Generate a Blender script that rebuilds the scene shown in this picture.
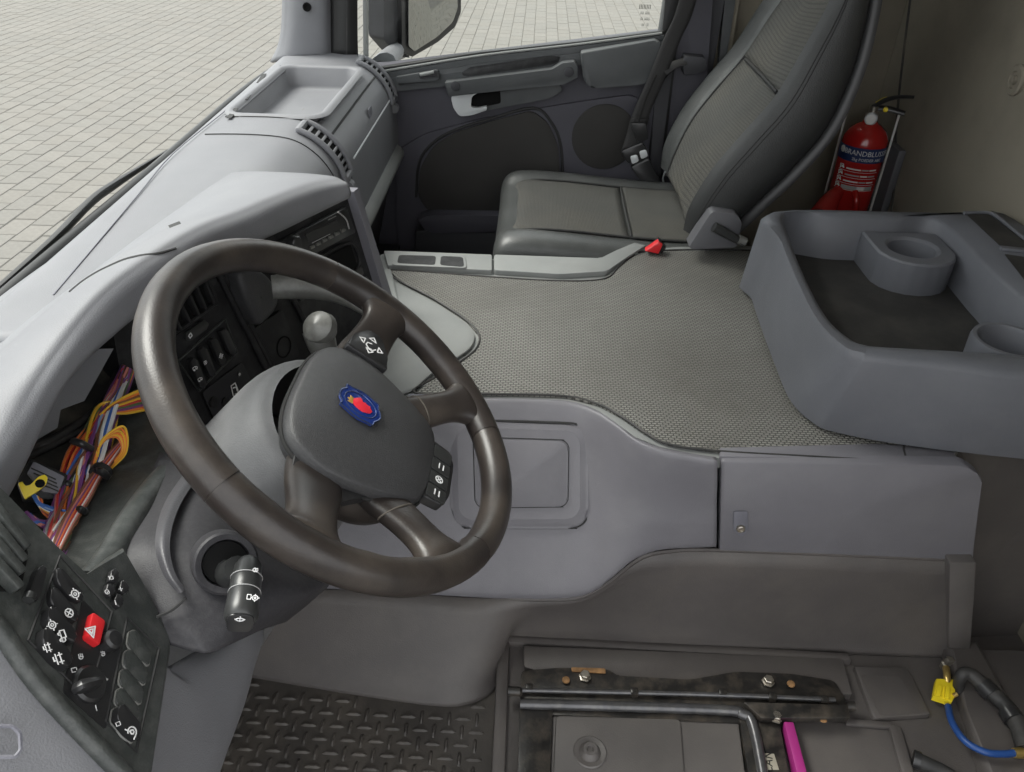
import bpy, bmesh, math, random
from mathutils import Vector, Matrix
random.seed(7)
for o in list(bpy.data.objects): bpy.data.objects.remove(o)
scene = bpy.context.scene
COL = scene.collection
V = Vector
PI = math.pi
def rad(a): return math.radians(a)

# ------------------------------------------------------------------ camera
# world: X = towards the rear of the cab, Y = towards the passenger door, Z = up, cab floor at Z = 0 (metres)
FPX = 770.0
CAM = V((0, -0.18, 1.22))
CROT = Matrix.Rotation(rad(1.3), 3, 'Z') @ Matrix.Rotation(rad(90 - 35), 3, 'X') @ Matrix.Rotation(rad(1.4), 3, 'Z')
cd = bpy.data.cameras.new('camera')
cam = bpy.data.objects.new('camera', cd); COL.objects.link(cam)
cam.matrix_world = Matrix.Translation(CAM) @ CROT.to_4x4()
cd.sensor_fit = 'HORIZONTAL'; cd.sensor_width = 36.0; cd.lens = 36.0 * FPX / 1024.0
cd.clip_start = 0.02; cd.clip_end = 300
scene.camera = cam

# ------------------------------------------------------------------ sky, exposure
w = bpy.data.worlds.new('overcast_sky'); scene.world = w; w.use_nodes = True
bg = w.node_tree.nodes['Background']
bg.inputs['Color'].default_value = (0.97, 0.985, 1.0, 1); bg.inputs['Strength'].default_value = 0.80
sl = bpy.data.lights.new('sun', 'SUN'); sl.energy = 2.0; sl.angle = rad(30); sl.color = (1.0, .96, .9)
so = bpy.data.objects.new('sun', sl); COL.objects.link(so)
so.rotation_euler = V((0.62, -0.30, -1.0)).to_track_quat('-Z', 'Y').to_euler()
scene.view_settings.view_transform = 'Standard'
scene.view_settings.look = 'None'
scene.view_settings.gamma = 1.0
scene.view_settings.use_curve_mapping = False
scene.view_settings.exposure = 1.36

# ------------------------------------------------------------------ pixel -> point on a known surface
def ray(u, v): return CROT @ V(((u - 512) / FPX, (386 - v) / FPX, -1.0))
def PX(u, v, x): d = ray(u, v); return CAM + d * ((x - CAM.x) / d.x)
def PY(u, v, y): d = ray(u, v); return CAM + d * ((y - CAM.y) / d.y)
def PZ(u, v, z): d = ray(u, v); return CAM + d * ((z - CAM.z) / d.z)
def PD(u, v, dist): return CAM + ray(u, v).normalized() * dist
class Plane:
    def __init__(s, o, ux, n):
        s.o = V(o); s.n = V(n).normalized(); s.ux = (V(ux) - s.n * V(ux).dot(s.n)).normalized(); s.uy = s.n.cross(s.ux)
    def px(s, u, v, h=0.0):
        d = ray(u, v); o = s.o + s.n * h
        return CAM + d * ((o - CAM).dot(s.n) / d.dot(s.n))
    def loc(s, p): q = p - s.o; return (q.dot(s.ux), q.dot(s.uy))
    def at(s, x, y, h=0.0): return s.o + s.ux * x + s.uy * y + s.n * h

# ------------------------------------------------------------------ materials
MATS = {}
def mat(name, col, rough=.6, metal=0, var=.12, vscale=9, bump=0, bscale=400, spec=.5, coat=0, dust=None, dscale=5, damt=.5, emit=None, stretch=None):
    m = bpy.data.materials.new(name); m.use_nodes = True; nt = m.node_tree; N = nt.nodes; L = nt.links
    b = N['Principled BSDF']
    b.inputs['Roughness'].default_value = rough; b.inputs['Metallic'].default_value = metal
    b.inputs['Specular IOR Level'].default_value = spec
    if coat: b.inputs['Coat Weight'].default_value = coat; b.inputs['Coat Roughness'].default_value = .15
    tc = N.new('ShaderNodeTexCoord'); src = tc.outputs['Object']
    if stretch:
        mp = N.new('ShaderNodeMapping'); mp.inputs['Scale'].default_value = stretch; L.new(src, mp.inputs[0]); src = mp.outputs[0]
    n1 = N.new('ShaderNodeTexNoise'); n1.inputs['Scale'].default_value = vscale; n1.inputs['Detail'].default_value = 5
    L.new(src, n1.inputs['Vector'])
    cr = N.new('ShaderNodeValToRGB'); L.new(n1.outputs['Fac'], cr.inputs[0])
    c = V(col[:3])
    cr.color_ramp.elements[0].position = .3; cr.color_ramp.elements[1].position = .7
    cr.color_ramp.elements[0].color = (*(c * (1 - var)), 1); cr.color_ramp.elements[1].color = (*(c * (1 + var)), 1)
    out = cr.outputs[0]
    if dust:
        n2 = N.new('ShaderNodeTexNoise'); n2.inputs['Scale'].default_value = dscale; n2.inputs['Detail'].default_value = 8; n2.inputs['Roughness'].default_value = .65
        L.new(src, n2.inputs['Vector'])
        r2 = N.new('ShaderNodeValToRGB'); L.new(n2.outputs['Fac'], r2.inputs[0])
        r2.color_ramp.elements[0].position = .45; r2.color_ramp.elements[1].position = .75
        r2.color_ramp.elements[0].color = (0, 0, 0, 1); r2.color_ramp.elements[1].color = (damt, damt, damt, 1)
        mx = N.new('ShaderNodeMix'); mx.data_type = 'RGBA'
        L.new(r2.outputs[0], mx.inputs['Factor']); L.new(out, mx.inputs['A']); mx.inputs['B'].default_value = (*dust, 1)
        out = mx.outputs['Result']
    L.new(out, b.inputs['Base Color'])
    if bump:
        n3 = N.new('ShaderNodeTexNoise'); n3.inputs['Scale'].default_value = bscale; n3.inputs['Detail'].default_value = 2
        L.new(src, n3.inputs['Vector'])
        bp = N.new('ShaderNodeBump'); bp.inputs['Strength'].default_value = bump; bp.inputs['Distance'].default_value = .002
        L.new(n3.outputs['Fac'], bp.inputs['Height']); L.new(bp.outputs[0], b.inputs['Normal'])
    if emit:
        b.inputs['Emission Color'].default_value = (*emit[0], 1); b.inputs['Emission Strength'].default_value = emit[1]
    MATS[name] = m
    return m
def weave_mat(name, c1, c2, rough, scale, axes, bump=.6, dust=None):
    """rows of small raised lozenges (woven rubber or perforated cloth); axes = (rows per metre along first, along second)"""
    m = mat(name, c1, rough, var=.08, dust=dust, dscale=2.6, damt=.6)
    nt = m.node_tree; N = nt.nodes; L = nt.links; b = N['Principled BSDF']
    tc = N.new('ShaderNodeTexCoord')
    mp = N.new('ShaderNodeMapping'); mp.inputs['Scale'].default_value = axes; L.new(tc.outputs['Object'], mp.inputs[0])
    br = N.new('ShaderNodeTexBrick'); L.new(mp.outputs[0], br.inputs['Vector'])
    br.inputs['Scale'].default_value = 1.0; br.inputs['Mortar Size'].default_value = .16; br.inputs['Mortar Smooth'].default_value = .8
    br.inputs['Brick Width'].default_value = 1.0; br.inputs['Row Height'].default_value = .6; br.offset = .5
    br.inputs['Color1'].default_value = (1, 1, 1, 1); br.inputs['Color2'].default_value = (.9, .9, .9, 1); br.inputs['Mortar'].default_value = (0, 0, 0, 1)
    old = b.inputs['Base Color'].links[0].from_socket
    mx = N.new('ShaderNodeMix'); mx.data_type = 'RGBA'; L.new(br.outputs['Color'], mx.inputs['Factor'])
    mx.inputs['A'].default_value = (*c2, 1); L.new(old, mx.inputs['B']); L.new(mx.outputs['Result'], b.inputs['Base Color'])
    bp = N.new('ShaderNodeBump'); bp.inputs['Strength'].default_value = bump; bp.inputs['Distance'].default_value = .003
    L.new(br.outputs['Color'], bp.inputs['Height']); L.new(bp.outputs[0], b.inputs['Normal'])
    return m
def glass_mat(name, tint, refl=.06):
    m = bpy.data.materials.new(name); m.use_nodes = True; nt = m.node_tree; N = nt.nodes; L = nt.links
    N.remove(N['Principled BSDF'])
    t = N.new('ShaderNodeBsdfTransparent'); t.inputs[0].default_value = (*tint, 1)
    g = N.new('ShaderNodeBsdfGlossy'); g.inputs['Roughness'].default_value = .02
    nz = N.new('ShaderNodeTexNoise'); nz.inputs['Scale'].default_value = 3
    mr = N.new('ShaderNodeMapRange'); mr.inputs['To Min'].default_value = refl * .6; mr.inputs['To Max'].default_value = refl * 1.2
    L.new(nz.outputs['Fac'], mr.inputs[0])
    mx = N.new('ShaderNodeMixShader'); L.new(mr.outputs[0], mx.inputs[0]); L.new(t.outputs[0], mx.inputs[1]); L.new(g.outputs[0], mx.inputs[2])
    L.new(mx.outputs[0], N['Material Output'].inputs[0]); MATS[name] = m
    return m
mat('dash', (.175, .177, .190), .55, var=.05, bump=.25, bscale=700, dust=(.25, .25, .25), dscale=7, damt=.2)
mat('dash_low', (.15, .15, .175), .55, var=.06, bump=.25, bscale=700, dust=(.34, .34, .34), dscale=9, damt=.2)
mat('tunnel_grey', (.22, .228, .223), .55, var=.06, bump=.2, bscale=700, dust=(.34, .34, .32), dscale=6, damt=.3)
mat('console', (.155, .151, .166), .45, var=.06, bump=.25, bscale=800, dust=(.24, .24, .24), dscale=14, damt=.2)
mat('black_plastic', (.018, .018, .019), .5, spec=.3, var=.15, bump=.15, bscale=600, dust=(.12, .12, .12), dscale=40, damt=.25)
mat('panel_green', (.040, .044, .042), .42, var=.1, bump=.2, bscale=600, dust=(.2, .2, .19), dscale=60, damt=.3)
mat('gloss_black', (.02, .02, .021), .3, var=.1)
mat('dark_hole', (.010, .010, .010), .9, spec=.1)
mat('dirty_black', (.035, .034, .032), .8, var=.3, dust=(.16, .14, .10), dscale=18, damt=.6)
mat('white_print', (.8, .8, .8), .6, var=.02)
mat('grey_print', (.35, .35, .35), .6, var=.02)
mat('red_switch', (.62, .02, .025), .35, var=.05)
mat('leather', (.027, .022, .020), .36, var=.25, vscale=16, bump=.1, bscale=500, dust=(.12, .10, .08), dscale=11, damt=.4)
mat('hub_grey', (.044, .044, .046), .42, var=.05, bump=.35, bscale=900, dust=(.14, .14, .14), dscale=260, damt=.16)
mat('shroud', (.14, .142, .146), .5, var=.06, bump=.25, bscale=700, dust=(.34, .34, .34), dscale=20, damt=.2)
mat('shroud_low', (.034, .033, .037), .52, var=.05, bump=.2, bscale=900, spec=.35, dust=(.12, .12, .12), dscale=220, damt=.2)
mat('cover_band', (.062, .061, .067), .42, var=.08, bump=.25, bscale=700)
mat('dash_bar', (.17, .168, .19), .5, var=.05, bump=.2, bscale=700)
mat('stalk', (.03, .031, .031), .33, var=.1)
mat('stalk_grey', (.12, .12, .112), .38, var=.15, dust=(.4, .4, .38), dscale=30, damt=.4)
mat('plate_grey', (.10, .092, .088), .48, var=.1, bump=.2, bscale=500, dust=(.15, .135, .12), dscale=10, damt=.3)
mat('floor_plastic', (.080, .072, .069), .5, var=.14, vscale=6, bump=.25, bscale=500, dust=(.14, .125, .11), dscale=8, damt=.4)
mat('floor_mat', (.068, .061, .055), .5, var=.2, vscale=8, bump=.2, bscale=300, dust=(.19, .165, .135), dscale=6, damt=.6)
mat('frame_black', (.016, .015, .014), .35, var=.4, vscale=25, bump=.2, bscale=200, dust=(.11, .09, .07), dscale=35, damt=.6)
mat('frame_shine', (.10, .10, .105), .32, metal=.6, var=.2, vscale=30, dust=(.2, .19, .17), dscale=60, damt=.4)
mat('steel', (.42, .39, .34), .38, metal=.9, var=.3, vscale=60, dust=(.22, .16, .09), dscale=90, damt=.6)
mat('rust', (.22, .12, .05), .85, var=.4, vscale=80)
mat('magenta', (.31, .022, .17), .5, var=.05)
mat('yellow', (.85, .66, .02), .45, var=.06)
mat('blue_hose', (.015, .06, .22), .4, var=.05)
mat('rubber', (.022, .022, .022), .6, var=.2, bump=.3, bscale=150, dust=(.12, .11, .1), dscale=25, damt=.4)
mat('tray', (.112, .116, .130), .52, var=.05, bump=.25, bscale=800, dust=(.17, .17, .175), dscale=20, damt=.15)
mat('tray_floor', (.024, .023, .022), .7, var=.2, bump=.3, bscale=350, dust=(.075, .07, .06), dscale=12, damt=.5)
mat('door_dark', (.038, .038, .043), .6, var=.06, bump=.2, bscale=600)
mat('door_grey', (.066, .070, .073), .55, var=.05, bump=.2, bscale=600, dust=(.14, .14, .145), dscale=12, damt=.2)
mat('door_lilac', (.062, .060, .074), .6, var=.06, bump=.15, bscale=500)
mat('door_cloth', (.036, .034, .032), .9, var=.08, bump=.4, bscale=900)
mat('silver', (.62, .64, .65), .35, metal=.25, var=.04)
mat('seat_leather', (.058, .061, .060), .34, var=.08, vscale=12, bump=.35, bscale=450, dust=(.2, .2, .2), dscale=9, damt=.2)
mat('seat_side', (.028, .029, .029), .5, var=.1, bump=.35, bscale=450)
mat('seat_plastic', (.10, .10, .108), .5, var=.06, bump=.15, bscale=600)
mat('seam', (.02, .02, .02), .7)
mat('seat_shell', (.045, .045, .047), .45, var=.06, bump=.15, bscale=600)
mat('thread', (.07, .06, .05), .8)
mat('belt', (.034, .033, .033), .8, var=.1, bump=.5, bscale=900, stretch=(1, 1, .2))
mat('wall_trim', (.235, .212, .168), .92, var=.10, vscale=3, bump=.5, bscale=650, dust=(.13, .115, .09), dscale=2.2, damt=.7)
mat('roof_lining', (.5, .49, .46), .9, var=.03)
mat('ext_red', (.40, .016, .014), .22, var=.06, coat=.4)
mat('ext_blue', (.012, .03, .11), .35, var=.05)
mat('ext_white', (.75, .75, .73), .5, var=.03)
mat('white_metal', (.62, .62, .60), .45, var=.1, dust=(.3, .25, .2), dscale=30, damt=.3)
mat('brass', (.72, .52, .18), .3, metal=.9, var=.1)
mat('emblem_blue', (.010, .030, .17), .25, var=.1, coat=.3)
mat('emblem_red', (.72, .03, .05), .3, var=.1)
mat('emblem_chrome', (.08, .11, .24), .25, metal=.7)
mat('gold', (.6, .38, .08), .4, metal=.4)
mat('mirror_glass', (.40, .41, .40), .03, metal=1.0, var=.01)
mat('seal', (.012, .012, .012), .5)
mat('asphalt', (.10, .095, .088), .9, var=.2, bump=.4, bscale=60)
mat('joint_sand', (.115, .107, .092), .95, var=.2, vscale=30)
mat('foil', (.4, .37, .3), .4, metal=.3, var=.2)
for i, c in enumerate([(.157, .149, .134), (.150, .142, .128), (.163, .153, .137), (.154, .144, .128)]):
    mat('paver%d' % i, c, .85, var=.10, vscale=25, bump=.3, bscale=120, dust=(.14, .132, .117), dscale=1.5, damt=.5)
weave_mat('tunnel_mat', (.255, .25, .228), (.055, .053, .047), .5, 1, (110, 110, 110), bump=.8, dust=(.085, .075, .06))  # dark blotches here are dirt stains plus shade put into the colour
weave_mat('seat_cloth', (.088, .087, .080), (.03, .03, .028), .75, 1, (140, 140, 140), bump=.5, dust=(.14, .125, .095))
glass_mat('windscreen', (.93, .96, .95), .03)
glass_mat('side_glass', (.90, .94, .92), .05)
wire_cols = {'orange': (.75, .20, .04), 'red': (.5, .04, .035), 'blue': (.05, .14, .45), 'white': (.75, .75, .74), 'yellow': (.75, .45, .04),
             'purple': (.20, .06, .22), 'green': (.10, .16, .07), 'brown': (.20, .08, .04), 'black': (.02, .02, .02), 'grey': (.25, .25, .26), 'pink': (.6, .22, .18), 'lightblue': (.25, .38, .6)}
for k, c in wire_cols.items(): mat('wire_' + k, c, .42, var=.04)

# ------------------------------------------------------------------ object helpers
WL = {}     # world location of each root / object
SURF = {}   # world-space mesh of each object, for laying details on a surface
def hit(u, v, o, lift=0.0):
    from mathutils.bvhtree import BVHTree
    vs, fs = SURF[o.name]
    if not hasattr(hit, 'c'): hit.c = {}
    if o.name not in hit.c: hit.c[o.name] = BVHTree.FromPolygons(vs, fs)
    r = hit.c[o.name].ray_cast(CAM, ray(u, v).normalized())
    if r[0] is None: r = hit.c[o.name].find_nearest(PD(u, v, 1.1))
    n = r[1] if r[1].dot(CAM - r[0]) > 0 else -r[1]
    return r[0] + n * lift
def link(o, parent, p):
    COL.objects.link(o)
    if parent is not None:
        o.parent = parent; o.location = p - WL[parent.name]
    else: o.location = p
    WL[o.name] = V(p)
    return o
def tag(o, label=None, cat=None, group=None, kind=None):
    if label: o['label'] = label
    if cat: o['category'] = cat
    if group: o['group'] = group
    if kind: o['kind'] = kind
    return o
def thing(name, loc, label, cat, group=None, kind=None):
    o = bpy.data.objects.new(name, None); o.empty_display_size = .05
    link(o, None, V(loc)); return tag(o, label, cat, group, kind)
def mk(name, verts, faces, m, parent=None, smooth=True, sharp=40):
    vs = [V(p) for p in verts]
    c = V((0, 0, 0))
    lo = V((min(p.x for p in vs), min(p.y for p in vs), min(p.z for p in vs))); hi = V((max(p.x for p in vs), max(p.y for p in vs), max(p.z for p in vs)))
    c = (lo + hi) / 2
    me = bpy.data.meshes.new(name); me.from_pydata([p - c for p in vs], [], faces)
    bm = bmesh.new(); bm.from_mesh(me); bmesh.ops.recalc_face_normals(bm, faces=bm.faces); bm.to_mesh(me); bm.free()
    me.materials.append(MATS[m])
    if smooth:
        me.polygons.foreach_set('use_smooth', [True] * len(me.polygons)); me.set_sharp_from_angle(angle=rad(sharp))
    o = link(bpy.data.objects.new(name, me), parent, c); SURF[o.name] = (vs, faces)
    return o
def bm_obj(name, bm, m, parent=None, smooth=True, sharp=40):
    bmesh.ops.recalc_face_normals(bm, faces=bm.faces)
    vs = [v.co.copy() for v in bm.verts]; bm.verts.index_update()
    fs = [[v.index for v in f.verts] for f in bm.faces]; bm.free()
    return mk(name, vs, fs, m, parent, smooth, sharp)
def solid(o, t, off=-1):
    md = o.modifiers.new('thickness', 'SOLIDIFY'); md.thickness = t; md.offset = off; return o
def cr(p0, p1, p2, p3, t):
    return .5 * ((2 * p1) + (-p0 + p2) * t + (2 * p0 - 5 * p1 + 4 * p2 - p3) * t * t + (-p0 + 3 * p1 - 3 * p2 + p3) * t ** 3)
def spline(pts, n, closed=False):
    pts = [V(p) for p in pts]
    if len(pts) == 2 and not closed: return [pts[0].lerp(pts[1], i / n) for i in range(n + 1)]
    k = len(pts); out = []
    segs = k if closed else k - 1
    for i in range(n + (0 if closed else 1)):
        s = segs * i / n; j = min(int(s), segs - 1); t = s - j
        if closed: a, b, c, d = pts[(j - 1) % k], pts[j % k], pts[(j + 1) % k], pts[(j + 2) % k]
        else:
            b, c = pts[j], pts[j + 1]; a = pts[j - 1] if j else b * 2 - c; d = pts[j + 2] if j + 2 < k else c * 2 - b
        out.append(cr(a, b, c, d, t))
    return out
def loft(name, rows, m, parent=None, nu=24, nv=16, closed_u=False, t=0, sharp=50, raw=False, cap=False, skip=None, off=-1):
    """rows: list of polylines; smooth surface through them"""
    R = [[V(p) for p in r] if raw else spline(r, nu, closed_u) for r in rows]
    k = len(R[0]); colsx = [spline([r[i] for r in R], nv) if not raw else [r[i] for r in R] for i in range(k)]
    mrows = len(colsx[0]); verts = []; faces = []
    for j in range(mrows):
        for i in range(k): verts.append(colsx[i][j])
    for j in range(mrows - 1):
        for i in range(k if closed_u else k - 1):
            q = [j * k + i, j * k + (i + 1) % k, (j + 1) * k + (i + 1) % k, (j + 1) * k + i]
            if skip and skip(sum((verts[x] for x in q), V()) / 4): continue
            faces.append(q)
    if cap and closed_u:
        faces.append(list(range(k))); faces.append([(mrows - 1) * k + i for i in range(k)])
    o = mk(name, verts, faces, m, parent, True, sharp)
    if t: solid(o, t, off)
    return o
def tube(name, pts, r, m, parent=None, n=8, res=None, closed=False, flat=1.0, up=None, cap=True, smooth_path=True, bmo=None):
    """swept tube; r float or list per control point; flat = height/width ratio of the section"""
    pts = [V(p) for p in pts]
    N = res or max(2, (len(pts) - 1) * 4) if (len(pts) > 2 and smooth_path) or closed else len(pts) - 1
    if len(pts) > 2 and smooth_path or closed: P = spline(pts, N, closed)
    else: P = pts
    rs = [r] * len(P)
    if isinstance(r, (list, tuple)):
        rs = []
        for i in range(len(P)):
            s = (len(r) - 1) * i / (len(P) - 1); j = min(int(s), len(r) - 2); rs.append(r[j] + (r[j + 1] - r[j]) * (s - j))
    verts = []; faces = []; prev = None
    for i, p in enumerate(P):
        a = P[i - 1] if i else (P[-1] if closed else p); b = P[(i + 1) % len(P)] if (i < len(P) - 1 or closed) else p
        t = (b - a).normalized()
        if up is not None: x = t.cross(V(up)).normalized()
        elif prev is None: x = t.orthogonal().normalized()
        else: x = (prev - t * prev.dot(t)).normalized()
        prev = x; y = t.cross(x)
        for q in range(n):
            an = 2 * PI * q / n
            verts.append(p + x * (math.cos(an) * rs[i]) + y * (math.sin(an) * rs[i] * flat))
    L = len(P)
    for i in range(L if closed else L - 1):
        for q in range(n):
            faces.append([i * n + q, i * n + (q + 1) % n, ((i + 1) % L) * n + (q + 1) % n, ((i + 1) % L) * n + q])
    if cap and not closed: faces.append(list(range(n))); faces.append([(L - 1) * n + q for q in range(n)])
    if bmo is not None:
        vv = [bmo.verts.new(v) for v in verts]
        for f in faces: bmo.faces.new([vv[i] for i in f])
        return None
    return mk(name, verts, faces, m, parent, True, 50)
def lathe(name, prof, o, axis, m, parent=None, n=24, xref=None):
    """prof: (radius, height) pairs about axis through o"""
    a = V(axis).normalized(); x = (V(xref) - a * V(xref).dot(a)).normalized() if xref else a.orthogonal().normalized(); y = a.cross(x); o = V(o)
    verts = []; faces = []
    for (r, h) in prof:
        for q in range(n):
            an = 2 * PI * q / n; verts.append(o + a * h + (x * math.cos(an) + y * math.sin(an)) * max(r, 1e-5))
    for i in range(len(prof) - 1):
        for q in range(n): faces.append([i * n + q, i * n + (q + 1) % n, (i + 1) * n + (q + 1) % n, (i + 1) * n + q])
    if prof[0][0] > 1e-4: faces.append(list(range(n)))
    if prof[-1][0] > 1e-4: faces.append([(len(prof) - 1) * n + q for q in range(n)])
    return mk(name, verts, faces, m, parent, True, 35)
def prism(name, outline, nrm, t, m, parent=None, bev=0.0, seg=2, below=0.0):
    """plate with the given 3-D outline, raised by t along nrm and reaching `below` under it, top edge rounded"""
    nrm = V(nrm).normalized(); pts = [V(p) for p in outline]
    bm = bmesh.new()
    lo = [bm.verts.new(p - nrm * below) for p in pts]
    hi = [bm.verts.new(p + nrm * t) for p in pts]
    k = len(pts)
    bm.faces.new(lo[::-1]); top = bm.faces.new(hi)
    for i in range(k): bm.faces.new([lo[i], lo[(i + 1) % k], hi[(i + 1) % k], hi[i]])
    if bev:
        bmesh.ops.bevel(bm, geom=list(top.edges), offset=bev, segments=seg, affect='EDGES', profile=.5, clamp_overlap=True)
    return bm_obj(name, bm, m, parent, True, 35)
def rr2(w, h, r, n=4):
    """rounded rectangle outline, centred, 2-D"""
    out = []
    for cx, cy, a0 in ((w / 2 - r, h / 2 - r, 0), (-w / 2 + r, h / 2 - r, 90), (-w / 2 + r, -h / 2 + r, 180), (w / 2 - r, -h / 2 + r, 270)):
        for i in range(n + 1):
            a = rad(a0 + 90 * i / n); out.append((cx + r * math.cos(a), cy + r * math.sin(a)))
    return out
def rquad(c, r=.2, n=3):
    """round the corners of a 3-D polygon; r = fraction of the shorter adjoining side, or list"""
    c = [V(p) for p in c]; out = []; k = len(c)
    for i in range(k):
        p, a, b = c[i], c[i - 1], c[(i + 1) % k]
        rr = r[i] if isinstance(r, (list, tuple)) else r
        d = min((a - p).length, (b - p).length) * rr
        if d < 1e-6: out.append(p); continue
        s = p + (a - p).normalized() * d; e = p + (b - p).normalized() * d
        for j in range(n + 1):
            t = j / n; out.append(s * (1 - t) ** 2 + p * 2 * t * (1 - t) + e * t * t)
    return out
def box(name, c, size, m, parent=None, bev=.003, rot=None, seg=2):
    bm = bmesh.new(); bmesh.ops.create_cube(bm, size=1)
    for v in bm.verts: v.co = V((v.co.x * size[0], v.co.y * size[1], v.co.z * size[2]))
    if bev: bmesh.ops.bevel(bm, geom=list(bm.edges), offset=bev, segments=seg, affect='EDGES', profile=.5, clamp_overlap=True)
    R = rot if rot is not None else Matrix.Identity(3)
    for v in bm.verts: v.co = R @ v.co + V(c)
    return bm_obj(name, bm, m, parent, True, 35)
def beam(name, a, b, wd, ht, up, m, parent=None, bev=.002):
    a, b = V(a), V(b); x = (b - a).normalized(); y = V(up).cross(x).normalized(); z = x.cross(y)
    return box(name, (a + b) / 2, ((b - a).length, wd, ht), m, parent, bev, Matrix((x, y, z)).transposed())
def ribbon(name, lines, wd, nrm, m, parent=None, t=.0004):
    """flat printed strokes lying on a surface (a few tenths of a millimetre thick)"""
    bm = bmesh.new(); nrm = V(nrm).normalized()
    for ln in lines:
        ln = [V(p) for p in ln]
        for a, b in zip(ln[:-1], ln[1:]):
            d = (b - a)
            if d.length < 1e-7: continue
            d.normalize(); s = nrm.cross(d).normalized() * (wd / 2); a2 = a - d * (wd * .3); b2 = b + d * (wd * .3)
            q = [a2 - s, b2 - s, b2 + s, a2 + s]
            lo = [bm.verts.new(p) for p in q]; hi = [bm.verts.new(p + nrm * t) for p in q]
            bm.faces.new(hi); bm.faces.new(lo[::-1])
            for i in range(4): bm.faces.new([lo[i], lo[(i + 1) % 4], hi[(i + 1) % 4], hi[i]])
    return bm_obj(name, bm, m, parent, False)
def text(name, s, o, ux, nrm, size, m, parent=None, align='CENTER', curve=None, sx=1.0):
    cu = bpy.data.curves.new(name, 'FONT'); cu.body = s; cu.size = size; cu.align_x = align; cu.align_y = 'CENTER'; cu.extrude = .0002; cu.resolution_u = 2
    ob = bpy.data.objects.new(name, cu); COL.objects.link(ob)
    dg = bpy.context.evaluated_depsgraph_get(); me = bpy.data.meshes.new_from_object(ob.evaluated_get(dg))
    vs = [v.co.copy() for v in me.vertices]; fs = [list(p.vertices) for p in me.polygons]
    bpy.data.objects.remove(ob); bpy.data.curves.remove(cu); bpy.data.meshes.remove(me)
    n = V(nrm).normalized(); ux = V(ux).normalized(); uy = n.cross(ux); o = V(o)
    if curve: vs = [curve(p.x * sx, p.y, p.z) for p in vs]
    else: vs = [o + ux * (p.x * sx) + uy * p.y + n * p.z for p in vs]
    return mk(name, vs, fs, m, parent, False)

# ================================================================== OUTSIDE: paved yard
GZ = -1.25
yard = mk('pavement', [(-60, -40, GZ - .02), (60, -40, GZ - .02), (60, 60, GZ - .02), (-60, 60, GZ - .02)], [(0, 1, 2, 3)], 'asphalt', None, False)
tag(yard, 'paved yard of pale beige concrete pavers around the cab', 'pavement', kind='structure')
bed = mk('joint_bed', [(-13, -2.3, GZ - .008), (7, -2.3, GZ - .008), (7, 22, GZ - .008), (-13, 22, GZ - .008)], [(0, 1, 2, 3)], 'joint_sand', yard, False)
PW, PL = .19, .29
def proj(p):
    q = CROT.transposed() @ (p - CAM); return (512 + FPX * q.x / -q.z, 386 - FPX * q.y / -q.z)
def paver_geo(w, l):
    b, t, i = .0, .008, .006
    lo = [(-w / 2, -l / 2), (w / 2, -l / 2), (w / 2, l / 2), (-w / 2, l / 2)]
    vs = [(x, y, -t) for x, y in lo] + [(x * (1 - 2 * i / w), y * (1 - 2 * i / l), 0) for x, y in lo]
    return vs, [(4, 5, 6, 7), (0, 1, 5, 4), (1, 2, 6, 5), (2, 3, 7, 6), (3, 0, 4, 7)]
pv, pf = paver_geo(PW - .004, PL - .004)
pav_me = []
for k in range(4):
    me = bpy.data.meshes.new('paver'); me.from_pydata(pv, [], pf); me.materials.append(MATS['paver%d' % k]); pav_me.append(me)
cells = []
for i in range(int(20 / PW)):
    x = -13 + (i + .5) * PW; off = (i % 2) * PL / 2 + .02 * math.sin(i * 3.7)
    for j in range(int(24 / PL)):
        y = -2 + (j + .5) * PL + off; p = V((x, y, GZ + random.uniform(-.002, .002)))
        u, v = proj(p)
        vis = (u > -10 and v > -10 and u < 285 and v < 315 - .905 * u) or (455 < u < 662 and -10 < v < 52)
        cells.append((0 if vis else 1, (p - CAM).length, p))
cells.sort(key=lambda c: (c[0], c[1]))
for c in cells[:300]:
    o = bpy.data.objects.new('paver', random.choice(pav_me)); link(o, yard, c[2])
    o.rotation_euler = (random.uniform(-.006, .006), random.uniform(-.006, .006), random.uniform(-.008, .008))
vs = []; fs = []; mi = []
for c in cells[300:]:
    k = len(vs); vs += [V(q) + c[2] for q in pv]; fs += [[a + k for a in f] for f in pf]; mi += [random.randrange(4)] * 5
rest = mk('paver_field', vs, fs, 'paver0', yard, False); rest['kind'] = 'stuff'
for k in (1, 2, 3): rest.data.materials.append(MATS['paver%d' % k])
rest.data.polygons.foreach_set('material_index', mi)

# ================================================================== CAB SHELL
XR = .97      # rear wall
YD = 2.05     # inner face of the passenger door
fl = box('floor', (.1, .98, -.03), (1.75, 2.2, .04), 'floor_plastic', None, .004); tag(fl, 'dark grey moulded plastic cab floor', 'floor', kind='structure')
wr = thing('wall_rear', (XR, 1.0, .0), 'beige felt rear wall lining of the cab', 'wall', kind='structure')
mk('lining', [(XR, -.1, -.02), (XR, 2.14, -.02), (XR, 2.14, 1.78), (XR, -.1, 1.78), (XR + .03, -.1, -.02), (XR + .03, 2.14, -.02), (XR + .03, 2.14, 1.78), (XR + .03, -.1, 1.78)],
   [(0, 1, 2, 3), (4, 7, 6, 5), (0, 4, 5, 1), (3, 2, 6, 7), (0, 3, 7, 4), (1, 5, 6, 2)], 'wall_trim', wr, False)
tube('lining_seam', [PX(888, 235, XR - .001), PX(894, 190, XR - .001), PX(897, 120, XR - .001), PX(903, 60, XR - .001), PX(911, -5, XR - .001)], .0035, 'dirty_black', wr, 6)
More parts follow.
